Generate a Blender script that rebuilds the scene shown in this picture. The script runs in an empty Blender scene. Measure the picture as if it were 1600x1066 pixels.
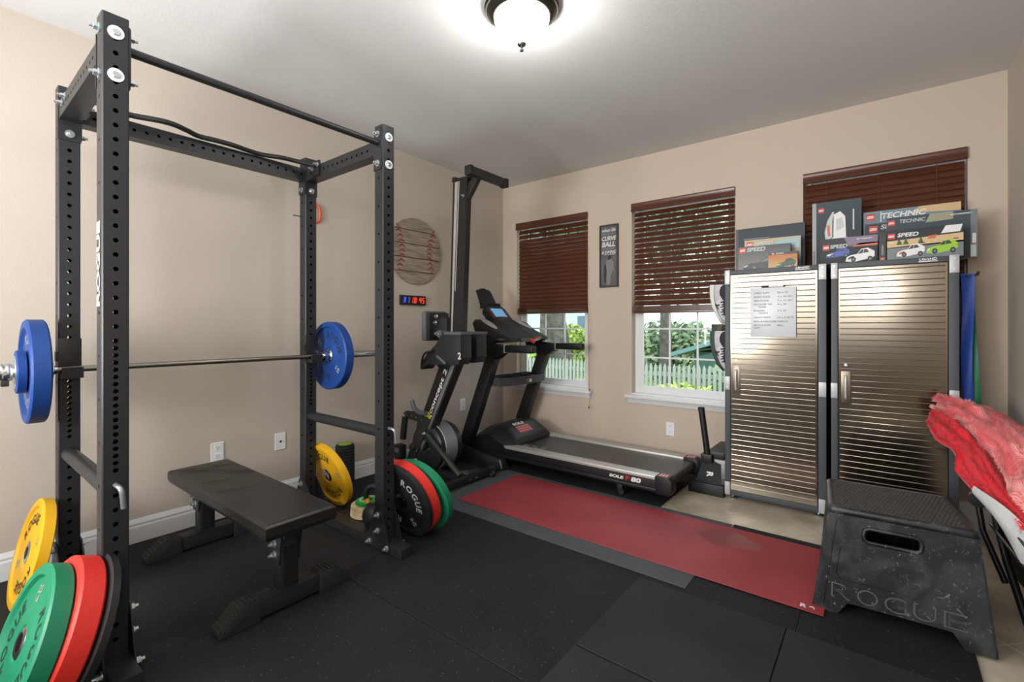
import bpy, bmesh, math, random
from mathutils import Vector, Matrix, noise
random.seed(7)
R_ = math.radians
scene = bpy.context.scene
COL = scene.collection

# ---------------------------------------------------------------- camera, world, lights, exposure
YAW = math.atan(577/731.0)
CAM = Vector((3.3096, -4.0315, 1.22))
cd = bpy.data.cameras.new('camera'); cam = bpy.data.objects.new('camera', cd); COL.objects.link(cam)
cd.sensor_width = 36; cd.lens = 731/1600*36; cd.shift_y = -23/1600; cd.clip_start = 0.02
cam.location = CAM; cam.rotation_euler = (math.pi/2, 0, YAW)
scene.camera = cam

w = bpy.data.worlds.new('sky'); scene.world = w; w.use_nodes = True
bg = w.node_tree.nodes['Background']; bg.inputs['Color'].default_value = (0.88, 0.94, 1.0, 1); bg.inputs['Strength'].default_value = 2.2

def area(name, loc, rot, sx, sy, power, col=(1, 1, 1)):
    l = bpy.data.lights.new(name, 'AREA'); l.shape = 'RECTANGLE'; l.size = sx; l.size_y = sy; l.energy = power; l.color = col
    o = bpy.data.objects.new(name, l); COL.objects.link(o); o.location = loc; o.rotation_euler = rot; return o
area('bounce_fill', (2.1, -4.74, 2.26), (R_(122), 0, 0), 2.0, .5, 42, (1, .985, .965))  # added fill light, unseen behind the camera, to brighten the ceiling
area('hallway_up_fill', (1.15, -5.35, 1.25), (R_(113), 0, R_(-12)), 1.1, .8, 85, (1, .99, .97))  # unseen fill, added to lift the far ceiling and back wall
fl = bpy.data.lights.new('camera_flash', 'POINT'); fl.energy = 21; fl.shadow_soft_size = .10; fl.color = (1, .975, .95)
flo = bpy.data.objects.new('camera_flash', fl); COL.objects.link(flo); flo.location = (3.28, -4.12, 1.66)
area('hallway_rear_fill', (2.0, -7.3, 1.85), (R_(88), 0, 0), 3.2, 1.2, 75, (1, .99, .98))  # area fill added out of view beyond the front opening, no real source
lp = bpy.data.lights.new('ceiling_bulb', 'POINT'); lp.energy = 17; lp.shadow_soft_size = 0.07; lp.color = (1, .97, .94)
lo = bpy.data.objects.new('ceiling_bulb', lp); COL.objects.link(lo); lo.location = (1.955, -2.24, 2.60)
sun = bpy.data.lights.new('sun', 'SUN'); sun.energy = 3.0; sun.angle = R_(3); sun.color = (1, .95, .85)
so = bpy.data.objects.new('sun', sun); COL.objects.link(so); so.rotation_euler = (R_(52), 0, R_(25))

scene.view_settings.view_transform = 'Standard'; scene.view_settings.look = 'None'
scene.view_settings.gamma = 1; scene.view_settings.use_curve_mapping = False
scene.view_settings.exposure = 0.04

# ---------------------------------------------------------------- materials
def lin(c):
    c = c/255.0
    return c/12.92 if c <= 0.04045 else ((c+0.055)/1.055)**2.4
def rgb(c): return (lin(c[0]), lin(c[1]), lin(c[2]), 1)
MATS = {}
def mat(name, c, rough=0.5, metal=0.0, spec=0.5, c2=None, nscale=20, bump=0.0, bscale=200, emit=0, detail=4, thr=None, stretch=None, coat=0, sheen=0):
    if name in MATS: return MATS[name]
    m = bpy.data.materials.new(name); m.use_nodes = True; nt = m.node_tree; b = nt.nodes['Principled BSDF']
    b.inputs['Base Color'].default_value = rgb(c); b.inputs['Roughness'].default_value = rough
    b.inputs['Metallic'].default_value = metal; b.inputs['Specular IOR Level'].default_value = spec
    b.inputs['Coat Weight'].default_value = coat
    b.inputs['Sheen Weight'].default_value = sheen
    tc = nt.nodes.new('ShaderNodeTexCoord'); vec = tc.outputs['Object']
    if stretch:
        mp = nt.nodes.new('ShaderNodeMapping'); mp.inputs['Scale'].default_value = stretch; nt.links.new(vec, mp.inputs['Vector']); vec = mp.outputs[0]
    if c2 is not None:
        n = nt.nodes.new('ShaderNodeTexNoise'); n.inputs['Scale'].default_value = nscale; n.inputs['Detail'].default_value = detail
        nt.links.new(vec, n.inputs['Vector'])
        r = nt.nodes.new('ShaderNodeValToRGB'); lo_, hi_ = thr if thr else (0.35, 0.65)
        r.color_ramp.elements[0].position = lo_; r.color_ramp.elements[1].position = hi_
        r.color_ramp.elements[0].color = rgb(c); r.color_ramp.elements[1].color = rgb(c2)
        nt.links.new(n.outputs['Fac'], r.inputs['Fac']); nt.links.new(r.outputs['Color'], b.inputs['Base Color'])
    if bump:
        n2 = nt.nodes.new('ShaderNodeTexNoise'); n2.inputs['Scale'].default_value = bscale; n2.inputs['Detail'].default_value = 3
        nt.links.new(vec, n2.inputs['Vector'])
        bp = nt.nodes.new('ShaderNodeBump'); bp.inputs['Strength'].default_value = bump; bp.inputs['Distance'].default_value = 0.004
        nt.links.new(n2.outputs['Fac'], bp.inputs['Height']); nt.links.new(bp.outputs['Normal'], b.inputs['Normal'])
    if emit:
        b.inputs['Emission Color'].default_value = rgb(c); b.inputs['Emission Strength'].default_value = emit
    MATS[name] = m; return m

WALL = mat('wall_paint', (192, 182, 171), .85, spec=.2, bump=.25, bscale=160)
WALLB = mat('wall_paint_back', (199, 184, 169), .85, spec=.2, bump=.25, bscale=160)
CEIL = mat('ceiling_paint', (216, 217, 217), .9, spec=.1, bump=.16, bscale=75)
WHITE = mat('white_trim', (222, 224, 226), .4)
WHITEP = mat('white_plastic', (232, 234, 236), .35)
RACK = mat('rack_powder_coat', (35, 36, 39), .38, spec=.42, bump=.12, bscale=900)
BLACK = mat('black_metal', (24, 24, 25), .42)
BLACKP = mat('black_plastic', (26, 26, 28), .5)
GREYP = mat('grey_plastic', (82, 84, 88), .5)
VINYL = mat('black_vinyl', (30, 29, 28), .34, spec=.55, bump=.15, bscale=60)
CHROME = mat('chrome', (205, 207, 210), .2, 1)
ZINC = mat('zinc', (200, 208, 214), .28, .9)
STEELBAR = mat('bar_steel', (150, 148, 140), .28, 1)
DARKHOLE = mat('dark', (8, 8, 8), .8)
SILVER = mat('silver_rail', (190, 189, 184), .42, .55)
ALU = mat('aluminium', (150, 152, 158), .4, .8)
SLATE = mat('slate_powder', (66, 72, 78), .5, bump=.1, bscale=700)
BRKT = mat('bracket_silver', (176, 178, 180), .45, .35)
BROWN = mat('blind_wood', (92, 53, 37), .28, spec=.55, c2=(82, 46, 32), nscale=6, stretch=(1, 8, 8))
STEELD = mat('ribbed_steel', (126, 118, 106), .17, 1)
def floor_tile():
    m = bpy.data.materials.new('ceramic_tile'); m.use_nodes = True; nt = m.node_tree; b = nt.nodes['Principled BSDF']
    b.inputs['Roughness'].default_value = .32
    tc = nt.nodes.new('ShaderNodeTexCoord'); mp = nt.nodes.new('ShaderNodeMapping'); mp.inputs['Rotation'].default_value = (0, 0, R_(45)); mp.inputs['Location'].default_value = (.12, .06, 0)
    br = nt.nodes.new('ShaderNodeTexBrick'); br.offset = 0; br.inputs['Scale'].default_value = 1; br.inputs['Brick Width'].default_value = .33; br.inputs['Row Height'].default_value = .33
    br.inputs['Mortar Size'].default_value = .004; br.inputs['Color1'].default_value = (1, 1, 1, 1); br.inputs['Color2'].default_value = (1, 1, 1, 1); br.inputs['Mortar'].default_value = (0, 0, 0, 1)
    n = nt.nodes.new('ShaderNodeTexNoise'); n.inputs['Scale'].default_value = 5; n.inputs['Detail'].default_value = 6
    r = nt.nodes.new('ShaderNodeValToRGB'); r.color_ramp.elements[0].color = rgb((158, 146, 128)); r.color_ramp.elements[1].color = rgb((200, 190, 172)); r.color_ramp.elements[0].position = .3; r.color_ramp.elements[1].position = .7
    mx = nt.nodes.new('ShaderNodeMix'); mx.data_type = 'RGBA'; mx.inputs['A'].default_value = rgb((196, 188, 172))
    nt.links.new(tc.outputs['Object'], mp.inputs['Vector']); nt.links.new(mp.outputs[0], br.inputs['Vector']); nt.links.new(tc.outputs['Object'], n.inputs['Vector'])
    nt.links.new(n.outputs['Fac'], r.inputs['Fac']); nt.links.new(r.outputs[0], mx.inputs['B']); nt.links.new(br.outputs['Color'], mx.inputs['Factor']); nt.links.new(mx.outputs['Result'], b.inputs['Base Color'])
    return m
TILE = floor_tile()
def speck_rubber(name, base, base2, speck, thr=.72, rough=.72):
    m = bpy.data.materials.new(name); m.use_nodes = True; nt = m.node_tree; b = nt.nodes['Principled BSDF']
    b.inputs['Roughness'].default_value = rough; b.inputs['Specular IOR Level'].default_value = .35
    tc = nt.nodes.new('ShaderNodeTexCoord')
    n = nt.nodes.new('ShaderNodeTexNoise'); n.inputs['Scale'].default_value = 2.2; n.inputs['Detail'].default_value = 5
    r = nt.nodes.new('ShaderNodeValToRGB'); r.color_ramp.elements[0].color = rgb(base); r.color_ramp.elements[1].color = rgb(base2); r.color_ramp.elements[0].position = .35; r.color_ramp.elements[1].position = .7
    v = nt.nodes.new('ShaderNodeTexNoise'); v.inputs['Scale'].default_value = 130; v.inputs['Detail'].default_value = 1
    g = nt.nodes.new('ShaderNodeMath'); g.operation = 'GREATER_THAN'; g.inputs[1].default_value = thr
    mx = nt.nodes.new('ShaderNodeMix'); mx.data_type = 'RGBA'; mx.inputs['B'].default_value = rgb(speck)
    bp = nt.nodes.new('ShaderNodeBump'); bp.inputs['Strength'].default_value = .25; bp.inputs['Distance'].default_value = .002
    n3 = nt.nodes.new('ShaderNodeTexNoise'); n3.inputs['Scale'].default_value = 350
    for q in (n, v, n3): nt.links.new(tc.outputs['Object'], q.inputs['Vector'])
    nt.links.new(n.outputs['Fac'], r.inputs['Fac']); nt.links.new(v.outputs['Fac'], g.inputs[0]); nt.links.new(r.outputs[0], mx.inputs['A']); nt.links.new(g.outputs[0], mx.inputs['Factor'])
    nt.links.new(mx.outputs['Result'], b.inputs['Base Color']); nt.links.new(n3.outputs['Fac'], bp.inputs['Height']); nt.links.new(bp.outputs[0], b.inputs['Normal'])
    return m
RUBBER = speck_rubber('black_rubber', (17, 17, 18), (29, 29, 31), (84, 86, 90), .74)
RUBBER2 = speck_rubber('charcoal_rubber', (30, 31, 34), (40, 42, 46), (84, 86, 90), .76)
GREYMAT = mat('grey_mat', (64, 68, 74), .7, c2=(72, 77, 83), nscale=4, bump=.15, bscale=300)
REDMAT = mat('red_mat', (138, 44, 52), .55, c2=(152, 56, 62), nscale=3, bump=.1, bscale=200, detail=6)

# ---------------------------------------------------------------- mesh builder
FONT_CACHE = {}
def glyphs(s, bold=0.0):
    k = (s, bold)
    if k in FONT_CACHE: return FONT_CACHE[k]
    cu = bpy.data.curves.new('t', 'FONT'); cu.body = s; cu.size = 1; cu.offset = bold; cu.align_x = 'CENTER'; cu.align_y = 'CENTER'; cu.resolution_u = 4
    o = bpy.data.objects.new('t', cu); COL.objects.link(o); bpy.context.view_layer.update()
    me = bpy.data.meshes.new_from_object(o.evaluated_get(bpy.context.evaluated_depsgraph_get()))
    V = [v.co.copy() for v in me.vertices]; Fs = [tuple(p.vertices) for p in me.polygons]
    bpy.data.objects.remove(o); bpy.data.curves.remove(cu); bpy.data.meshes.remove(me)
    if V:
        x0 = min(v.x for v in V); x1 = max(v.x for v in V); y0 = min(v.y for v in V); y1 = max(v.y for v in V)
        c = Vector(((x0+x1)/2, (y0+y1)/2, 0)); V = [v-c for v in V]; dims = (x1-x0, y1-y0)
    else: dims = (0.3, 0.7)
    FONT_CACHE[k] = (V, Fs, dims); return FONT_CACHE[k]

class MB:
    def __init__(s): s.bm = bmesh.new(); s.mats = []; s.M = Matrix.Identity(4)
    def mi(s, m):
        if m not in s.mats: s.mats.append(m)
        return s.mats.index(m)
    def v(s, p): return s.bm.verts.new(s.M @ Vector(p))
    def face(s, vs, m):
        try: f = s.bm.faces.new(vs)
        except ValueError: return None
        f.material_index = s.mi(m); return f
    def poly(s, pts, m): return s.face([s.v(p) for p in pts], m)
    def hexa(s, a, b, m):            # a: 4 bottom points, b: 4 top points (ccw)
        A = [s.v(p) for p in a]; B = [s.v(p) for p in b]; n = len(A)
        s.face(A[::-1], m); s.face(B, m)
        for i in range(n): s.face([A[i], A[(i+1) % n], B[(i+1) % n], B[i]], m)
    def box(s, x0, x1, y0, y1, z0, z1, m, bev=0):
        if bev:
            b = bmesh.new(); bmesh.ops.create_cube(b, size=1)
            for v in b.verts: v.co = Vector(((x0+x1)/2+v.co.x*(x1-x0), (y0+y1)/2+v.co.y*(y1-y0), (z0+z1)/2+v.co.z*(z1-z0)))
            bmesh.ops.bevel(b, geom=list(b.edges), offset=bev, segments=2, profile=.6, affect='EDGES')
            s.merge(b, m); return
        s.hexa([(x0, y0, z0), (x1, y0, z0), (x1, y1, z0), (x0, y1, z0)], [(x0, y0, z1), (x1, y0, z1), (x1, y1, z1), (x0, y1, z1)], m)
    def merge(s, b, m):
        mp = {v: s.v(v.co) for v in b.verts}
        for f in b.faces: s.face([mp[v] for v in f.verts], m)
        b.free()
    def prism(s, pts, axis, d0, d1, m, bev=0):   # pts 2D in the other two axes (xz for axis y, yz for x, xy for z)
        def P(q, d):
            return {'y': (q[0], d, q[1]), 'x': (d, q[0], q[1]), 'z': (q[0], q[1], d)}[axis]
        if bev:
            b = bmesh.new(); A = [b.verts.new(P(q, d0)) for q in pts]; B = [b.verts.new(P(q, d1)) for q in pts]; n = len(A)
            b.faces.new(A[::-1]); b.faces.new(B)
            for i in range(n): b.faces.new([A[i], A[(i+1) % n], B[(i+1) % n], B[i]])
            bmesh.ops.recalc_face_normals(b, faces=b.faces)
            bmesh.ops.bevel(b, geom=list(b.edges), offset=bev, segments=2, profile=.6, affect='EDGES'); s.merge(b, m); return
        s.hexa([P(q, d0) for q in pts], [P(q, d1) for q in pts], m)
    def cyl(s, p0, p1, r, m, n=20, r2=None, cap=True):
        p0 = Vector(p0); p1 = Vector(p1); r2 = r if r2 is None else r2
        d = (p1-p0).normalized(); u = d.orthogonal().normalized(); w_ = d.cross(u)
        A = []; B = []
        for i in range(n):
            a = 2*math.pi*i/n; q = math.cos(a)*u+math.sin(a)*w_
            A.append(s.v(p0+q*r)); B.append(s.v(p1+q*r2))
        for i in range(n): s.face([A[i], A[(i+1) % n], B[(i+1) % n], B[i]], m)
        if cap: s.face(A[::-1], m); s.face(B, m)
    def lathe(s, prof, m, origin=(0, 0, 0), axis='z', n=40, close=False):   # prof: (r, h[, mat])
        O = Vector(origin); rings = []
        for p in prof:
            r, h = p[0], p[1]; ring = []
            if r < 1e-6:
                q = {'z': (0, 0, h), 'y': (0, h, 0), 'x': (h, 0, 0)}[axis]; ring = [s.v(O+Vector(q))]*n
            else:
                for i in range(n):
                    a = 2*math.pi*i/n; c_, s_ = r*math.cos(a), r*math.sin(a)
                    q = {'z': (c_, s_, h), 'y': (s_, h, c_), 'x': (h, c_, s_)}[axis]; ring.append(s.v(O+Vector(q)))
            rings.append(ring)
        for k in range(len(rings)-1+(1 if close else 0)):
            A = rings[k]; B = rings[(k+1) % len(rings)]; mm = prof[k][2] if len(prof[k]) > 2 else m
            for i in range(n):
                vs = []
                for q in (A[i], A[(i+1) % n], B[(i+1) % n], B[i]):
                    if q not in vs: vs.append(q)
                if len(vs) >= 3: s.face(vs, mm)
    def tube(s, pts, r, m, n=12, cap=True):
        pts = [Vector(p) for p in pts]; rings = []; u = None
        for i, p in enumerate(pts):
            d = (pts[min(i+1, len(pts)-1)]-pts[max(i-1, 0)]).normalized()
            if u is None: u = d.orthogonal().normalized()
            else: u = (u-d*u.dot(d)).normalized()
            w_ = d.cross(u); rr = r[i] if isinstance(r, (list, tuple)) else r
            rings.append([s.v(p+rr*(math.cos(2*math.pi*k/n)*u+math.sin(2*math.pi*k/n)*w_)) for k in range(n)])
        for A, B in zip(rings, rings[1:]):
            for i in range(n): s.face([A[i], A[(i+1) % n], B[(i+1) % n], B[i]], m)
        if cap: s.face(rings[0][::-1], m); s.face(rings[-1], m)
    def bolt(s, p, d, r=.014, m=None, washer=True, nut=True):
        p = Vector(p); d = Vector(d).normalized(); m = m or ZINC
        if washer: s.cyl(p, p+d*.003, r*1.35, m, 18)
        if nut: s.cyl(p+d*.002, p+d*.016, r*.9, m, 6)
        s.cyl(p+d*.014, p+d*.027, r*.5, m, 8)
    def grid(s, fn, nu, nv, m, th=0):
        G = [[s.v(fn(i/nu, j/nv)) for j in range(nv+1)] for i in range(nu+1)]
        for i in range(nu):
            for j in range(nv): s.face([G[i][j], G[i+1][j], G[i+1][j+1], G[i][j+1]], m)
        return G
    def text(s, t, h, m, origin, u, v, bold=.0, th=.0006, wscale=1, center=True, shear=0, width=None):
        V, Fs, dims = glyphs(t, bold); O = Vector(origin); u = Vector(u).normalized(); v = Vector(v).normalized(); nrm = u.cross(v)
        k = h/max(dims[1], .01); kx = k*wscale if width is None else width/max(dims[0], .01)
        top = [s.v(O+u*((p.x*kx)+shear*p.y*k)+v*(p.y*k)+nrm*th) for p in V]
        for f in Fs: s.face([top[i] for i in f], m)
    def build(s, name, parent=None, smooth=40, loc=None, label=None, bev=0, origin=None):
        bm = s.bm
        bmesh.ops.recalc_face_normals(bm, faces=bm.faces)
        for f in bm.faces: f.smooth = True
        a = R_(smooth)
        for e in bm.edges:
            e.smooth = len(e.link_faces) == 2 and e.calc_face_angle(9) < a
        if origin is None:
            if parent is None:
                if bm.verts:
                    xs = [v.co.x for v in bm.verts]; ys = [v.co.y for v in bm.verts]; zs = [v.co.z for v in bm.verts]
                    origin = Vector(((min(xs)+max(xs))/2, (min(ys)+max(ys))/2, min(zs)))
                else: origin = Vector()
            else: origin = parent['_o'] if '_o' in parent else (0, 0, 0)
        origin = Vector(origin)
        for v in bm.verts: v.co -= origin
        me = bpy.data.meshes.new(name); bm.to_mesh(me); bm.free()
        for m in s.mats: me.materials.append(m)
        o = bpy.data.objects.new(name, me); COL.objects.link(o)
        if parent is not None: o.parent = parent; POR[o.name] = origin
        else: o.location = origin; POR[o.name] = origin
        if label: o['label'] = label
        if bev:
            md = o.modifiers.new('bevel', 'BEVEL'); md.width = bev; md.segments = 2; md.limit_method = 'ANGLE'; md.angle_limit = R_(50)
        return o
POR = {}
def thing(name, label, cat, loc=(0, 0, 0), group=None):
    o = bpy.data.objects.new(name, None); COL.objects.link(o); o.location = loc; o.empty_display_size = .1
    o['label'] = label; o['category'] = cat
    if group: o['group'] = group
    POR[o.name] = Vector(loc); return o
def part(mb, name, parent, **k):       # geometry given in world coordinates, parent unrotated
    org = POR[parent.name]; return mb.build(name, parent, origin=org, **k)
def lpart(mb, name, parent, **k):      # geometry given in the thing's own coordinates
    o = mb.build(name, parent, origin=(0, 0, 0), **k); return o
def tag(o, label, cat, group=None, kind=None):
    o['label'] = label; o['category'] = cat
    if group: o['group'] = group
    if kind: o['kind'] = kind
    return o
def struct(mb, name, parent=None, **k):
    o = part(mb, name, parent, **k) if parent else mb.build(name, **k)
    if not parent: o['kind'] = 'structure'
    return o
def dup(root, loc=None, label=None):
    r = root.copy(); COL.objects.link(r)
    if loc is not None: r.location = loc
    if label: r['label'] = label
    for ch in list(root.children):
        c = ch.copy(); COL.objects.link(c); c.parent = r
        for g in list(ch.children):
            d = g.copy(); COL.objects.link(d); d.parent = c
    return r
def lerp(a, b, t): return a+(b-a)*t
def spline(pts, n=8):
    pts = [Vector(p) for p in pts]; out = []
    for i in range(len(pts)-1):
        p0 = pts[max(i-1, 0)]; p1 = pts[i]; p2 = pts[i+1]; p3 = pts[min(i+2, len(pts)-1)]
        for k in range(n):
            t = k/n; out.append(0.5*((2*p1)+(p2-p0)*t+(2*p0-5*p1+4*p2-p3)*t*t+(3*p1-p0-3*p2+p3)*t**3))
    out.append(pts[-1]); return out

H = 2.754; XR = 3.903; YB = -4.95
# ================================================================ SETTING
b = MB(); b.box(-.15, XR+.15, YB, .15, -.06, -.012, TILE); struct(b, 'floor')
b = MB(); b.box(-.15, XR+.15, YB-3.3, YB, -.06, -.012, mat('hall_floor', (44, 36, 30), .5)); struct(b, 'floor_hallway')  # unseen hall floor, made dark to darken reflections in the cabinet doors
b = MB(); b.box(-.15, XR+.15, YB-3.3, .15, H, H+.06, CEIL); struct(b, 'ceiling')
b = MB(); b.box(-.14, 0, YB-3.3, .14, -.012, H, WALL); struct(b, 'wall_left')
b = MB(); b.box(XR, XR+.14, YB-3.3, .14, -.012, H, WALL); struct(b, 'wall_right')
WINX = [(0.194, 1.069), (1.521, 2.396), (2.858, 3.731)]; WZ0, WZ1 = .600, 2.332
b = MB(); xs = [0]+[q for p in WINX for q in p]+[XR]
for i in range(0, len(xs), 2): b.box(xs[i], xs[i+1], 0, .14, -.012, H, WALLB)
for a0, a1 in WINX: b.box(a0, a1, 0, .14, -.012, WZ0, WALLB); b.box(a0, a1, 0, .14, WZ1, H, WALLB)
bmesh.ops.remove_doubles(b.bm, verts=b.bm.verts, dist=1e-5); struct(b, 'wall_back')
b = MB(); b.box(0, .55, YB-.14, YB, -.012, H, WALL); b.box(3.45, XR, YB-.14, YB, -.012, H, WALL); b.box(.55, 3.45, YB-.14, YB, 2.35, H, WALL); struct(b, 'wall_front')
b = MB(); b.box(0, XR, YB-3.3, YB-3.2, -.012, H, WALL); struct(b, 'wall_hallway')
def baseboard(name, axis, pos, a0, a1, s_):
    b = MB(); prof = [(0, -.012), (.014, -.012), (.014, .085), (.010, .095), (.012, .105), (.007, .118), (.003, .130), (0, .130)]
    if axis == 'y': b.prism([(pos+s_*p, z) for p, z in prof], 'y', a0, a1, WHITE)
    else: b.prism([(pos+s_*p, z) for p, z in prof], 'x', a0, a1, WHITE)
    struct(b, name, smooth=20)
baseboard('baseboard_left', 'y', 0, YB, 0, 1); baseboard('baseboard_right', 'y', XR, YB, 0, -1)
baseboard('baseboard_back', 'x', 0, .0, XR, -1)

# glass that lets daylight through and still mirrors a little
gm = bpy.data.materials.new('window_glass'); gm.use_nodes = True; nt = gm.node_tree
for n_ in list(nt.nodes): nt.nodes.remove(n_)
out = nt.nodes.new('ShaderNodeOutputMaterial'); tr = nt.nodes.new('ShaderNodeBsdfTransparent'); tr.inputs[0].default_value = (.90, .96, .95, 1)
gl = nt.nodes.new('ShaderNodeBsdfGlossy'); gl.inputs['Roughness'].default_value = .03; fr = nt.nodes.new('ShaderNodeFresnel'); fr.inputs[0].default_value = 1.45
mx = nt.nodes.new('ShaderNodeMixShader'); nt.links.new(fr.outputs[0], mx.inputs[0]); nt.links.new(tr.outputs[0], mx.inputs[1]); nt.links.new(gl.outputs[0], mx.inputs[2]); nt.links.new(mx.outputs[0], out.inputs[0])
for k, (a0, a1) in enumerate(WINX):
    w_ = bpy.data.objects.new('window_%d' % (k+1), None); COL.objects.link(w_); w_.location = ((a0+a1)/2, .1, WZ0); w_['kind'] = 'structure'; POR[w_.name] = w_.location.copy()
    f = MB(); y0, y1 = .075, .125; fw = .045
    f.box(a0, a0+fw, y0, y1, WZ0, WZ1, WHITE); f.box(a1-fw, a1, y0, y1, WZ0, WZ1, WHITE)
    f.box(a0+fw, a1-fw, y0, y1, WZ0, WZ0+.035, WHITE); f.box(a0+fw, a1-fw, y0, y1, WZ1-.05, WZ1, WHITE)
    part(f, 'window_frame', w_)
    for nm, z0, z1, yy in (('lower_sash', WZ0+.035, 1.49, .088), ('upper_sash', 1.455, WZ1-.05, .112)):
        s_ = MB(); X0, X1 = a0+fw, a1-fw; sw = .032
        s_.box(X0, X0+sw, yy-.011, yy+.011, z0, z1, WHITE); s_.box(X1-sw, X1, yy-.011, yy+.011, z0, z1, WHITE)
        s_.box(X0+sw, X1-sw, yy-.011, yy+.011, z0, z0+.042, WHITE); s_.box(X0+sw, X1-sw, yy-.011, yy+.011, z1-.032, z1, WHITE)
        gx0, gx1, gz0, gz1 = X0+sw, X1-sw, z0+.042, z1-.032
        for q in (1, 2):
            xx = lerp(gx0, gx1, q/3); s_.box(xx-.007, xx+.007, yy-.006, yy+.006, gz0, gz1, WHITE)
            zz = lerp(gz0, gz1, q/3); s_.box(gx0, gx1, yy-.0055, yy+.0055, zz-.007, zz+.007, WHITE)
        so_ = part(s_, nm, w_)
        g = MB(); g.poly([(gx0, yy+.008, gz0), (gx1, yy+.008, gz0), (gx1, yy+.008, gz1), (gx0, yy+.008, gz1)], gm); part(g, 'glass_pane', so_)
    s_ = MB(); s_.box(a0-.055, a1+.055, -.045, 0, WZ0-.028, WZ0, WHITE, .004); s_.box(a0, a1, 0, .075, WZ0-.0, WZ0+.012, WHITE)
    s_.prism([(-.035, WZ0-.028), (0, WZ0-.028), (0, WZ0-.075), (-.012, WZ0-.075), (-.018, WZ0-.055)], 'x', a0-.035, a1+.035, WHITE)
    part(s_, 'window_sill', w_)

# ---- blinds
def blind(k, bottom, ang, label, spacing=.0415, gapf=None, dx=.0, tilt=0):
    a0, a1 = WINX[k]; a0 += .006; a1 -= .006
    t = thing('window_blind', label, 'blind', ((a0+a1)/2, .03, bottom), 'wooden blinds in the back wall windows')
    v = MB(); v.prism([(-.028, 2.262), (-.028, 2.272), (-.022, 2.28), (-.022, 2.318), (-.028, 2.33), (-.008, 2.33), (-.008, 2.262)], 'x', a0-.004, a1+.004, BROWN)
    v.box(a0, a1, -.004, .045, 2.295, 2.331, BROWN); part(v, 'valance', t)
    s_ = MB(); z = 2.235; zs = []
    stack = bottom+.05
    while z > stack+.02:
        zs.append(z); z -= spacing*(gapf(len(zs)) if gapf else 1)
    x0, x1 = a0+(.002 if k == 2 else .012)+dx, a1-.006
    for q in zs:
        c, s0 = math.cos(R_(ang))*.0245, math.sin(R_(ang))*.0245; y = .024
        n_ = Vector((0, s0, c)).normalized()*.0016
        s_.hexa([(x0, y-c-n_.y, q-s0-n_.z), (x1, y-c-n_.y, q-s0-n_.z), (x1, y+c-n_.y, q+s0-n_.z), (x0, y+c-n_.y, q+s0-n_.z)],
                [(x0, y-c+n_.y, q-s0+n_.z), (x1, y-c+n_.y, q-s0+n_.z), (x1, y+c+n_.y, q+s0+n_.z), (x0, y+c+n_.y, q+s0+n_.z)], BROWN)
    zz = stack+.012
    while zz > bottom+.024: s_.box(x0, x1, -.002, .048, zz-.0014, zz+.0014, BROWN); zz -= .0046
    part(s_, 'slats', t)
    r = MB(); r.box(x0-.002, x1+.002, -.004, .05, bottom, bottom+.022, BROWN, .003); part(r, 'bottom_rail', t)
    c_ = MB(); m = mat('blind_cord', (96, 66, 50), .8)
    for fx in (.16, .5, .84):
        xx = lerp(a0, a1, fx); c_.cyl((xx, -.003, bottom), (xx, -.003, 2.27), .0012, m, 6); c_.cyl((xx, .052, bottom), (xx, .052, 2.27), .0012, m, 6)
    part(c_, 'ladder_cord', t)
    return t
bl1 = blind(0, 1.352, 66, 'brown wooden blind of closed slats half covering the window behind the treadmill', gapf=lambda n: 1.25 if n < 3 else 1)
bl2 = blind(1, 1.338, 60, 'brown wooden blind with open slats letting light through, on the middle window', spacing=.0475)
bl3 = blind(2, .66, 70, 'brown wooden blind fully lowered behind the toy boxes on the cabinets')
cm = mat('blind_cord', (96, 66, 50), .8)
c_ = MB(); c_.tube([(1.058, -.032, 2.27), (1.085, -.034, 1.6), (1.105, -.05, 1.0), (1.12, -.06, .66), (1.125, -.058, .52), (1.112, -.058, .44)], .0016, cm, 6)
c_.lathe([(0, .0), (.008, .003), (.006, .02), (0, .026)], cm, (1.12, -.06, .6), n=10); c_.lathe([(0, .0), (.008, .003), (.006, .02), (0, .026)], cm, (1.112, -.058, .43), n=10); part(c_, 'pull_cord', bl1)
c_ = MB(); c_.cyl((2.36, -.03, 2.27), (2.37, -.032, 1.5), .0016, cm, 6); part(c_, 'pull_cord', bl2)

# ================================================================ OUTSIDE
GZ = -.32
b = MB(); b.poly([(-30, .16, GZ), (20, .16, GZ), (20, 40, GZ), (-30, 40, GZ)], mat('lawn', (120, 150, 70), .9, c2=(176, 190, 120), nscale=1.2, bump=.6, bscale=60)); tag(b.build('lawn'), 'green lawn outside beyond the windows', 'lawn', kind='structure')
fm = mat('fence_paint', (150, 160, 154), .6)
ft = thing('picket_fence', 'pale picket fence standing in the yard beyond the windows', 'fence', (0, 3.9, GZ))
r = MB()
for z in (GZ+.25, GZ+.68): r.box(-4.2, 3.4, 3.93, 3.97, z, z+.07, fm)
part(r, 'rail', ft)
n = 0; x = -4.2
while x < 3.4 and n < 95:
    p = MB(); p.prism([(x, GZ), (x+.047, GZ), (x+.047, GZ+.84), (x+.0235, GZ+.9), (x, GZ+.84)], 'y', 3.9, 3.93, fm); part(p, 'picket', ft); x += .0815; n += 1
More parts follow.
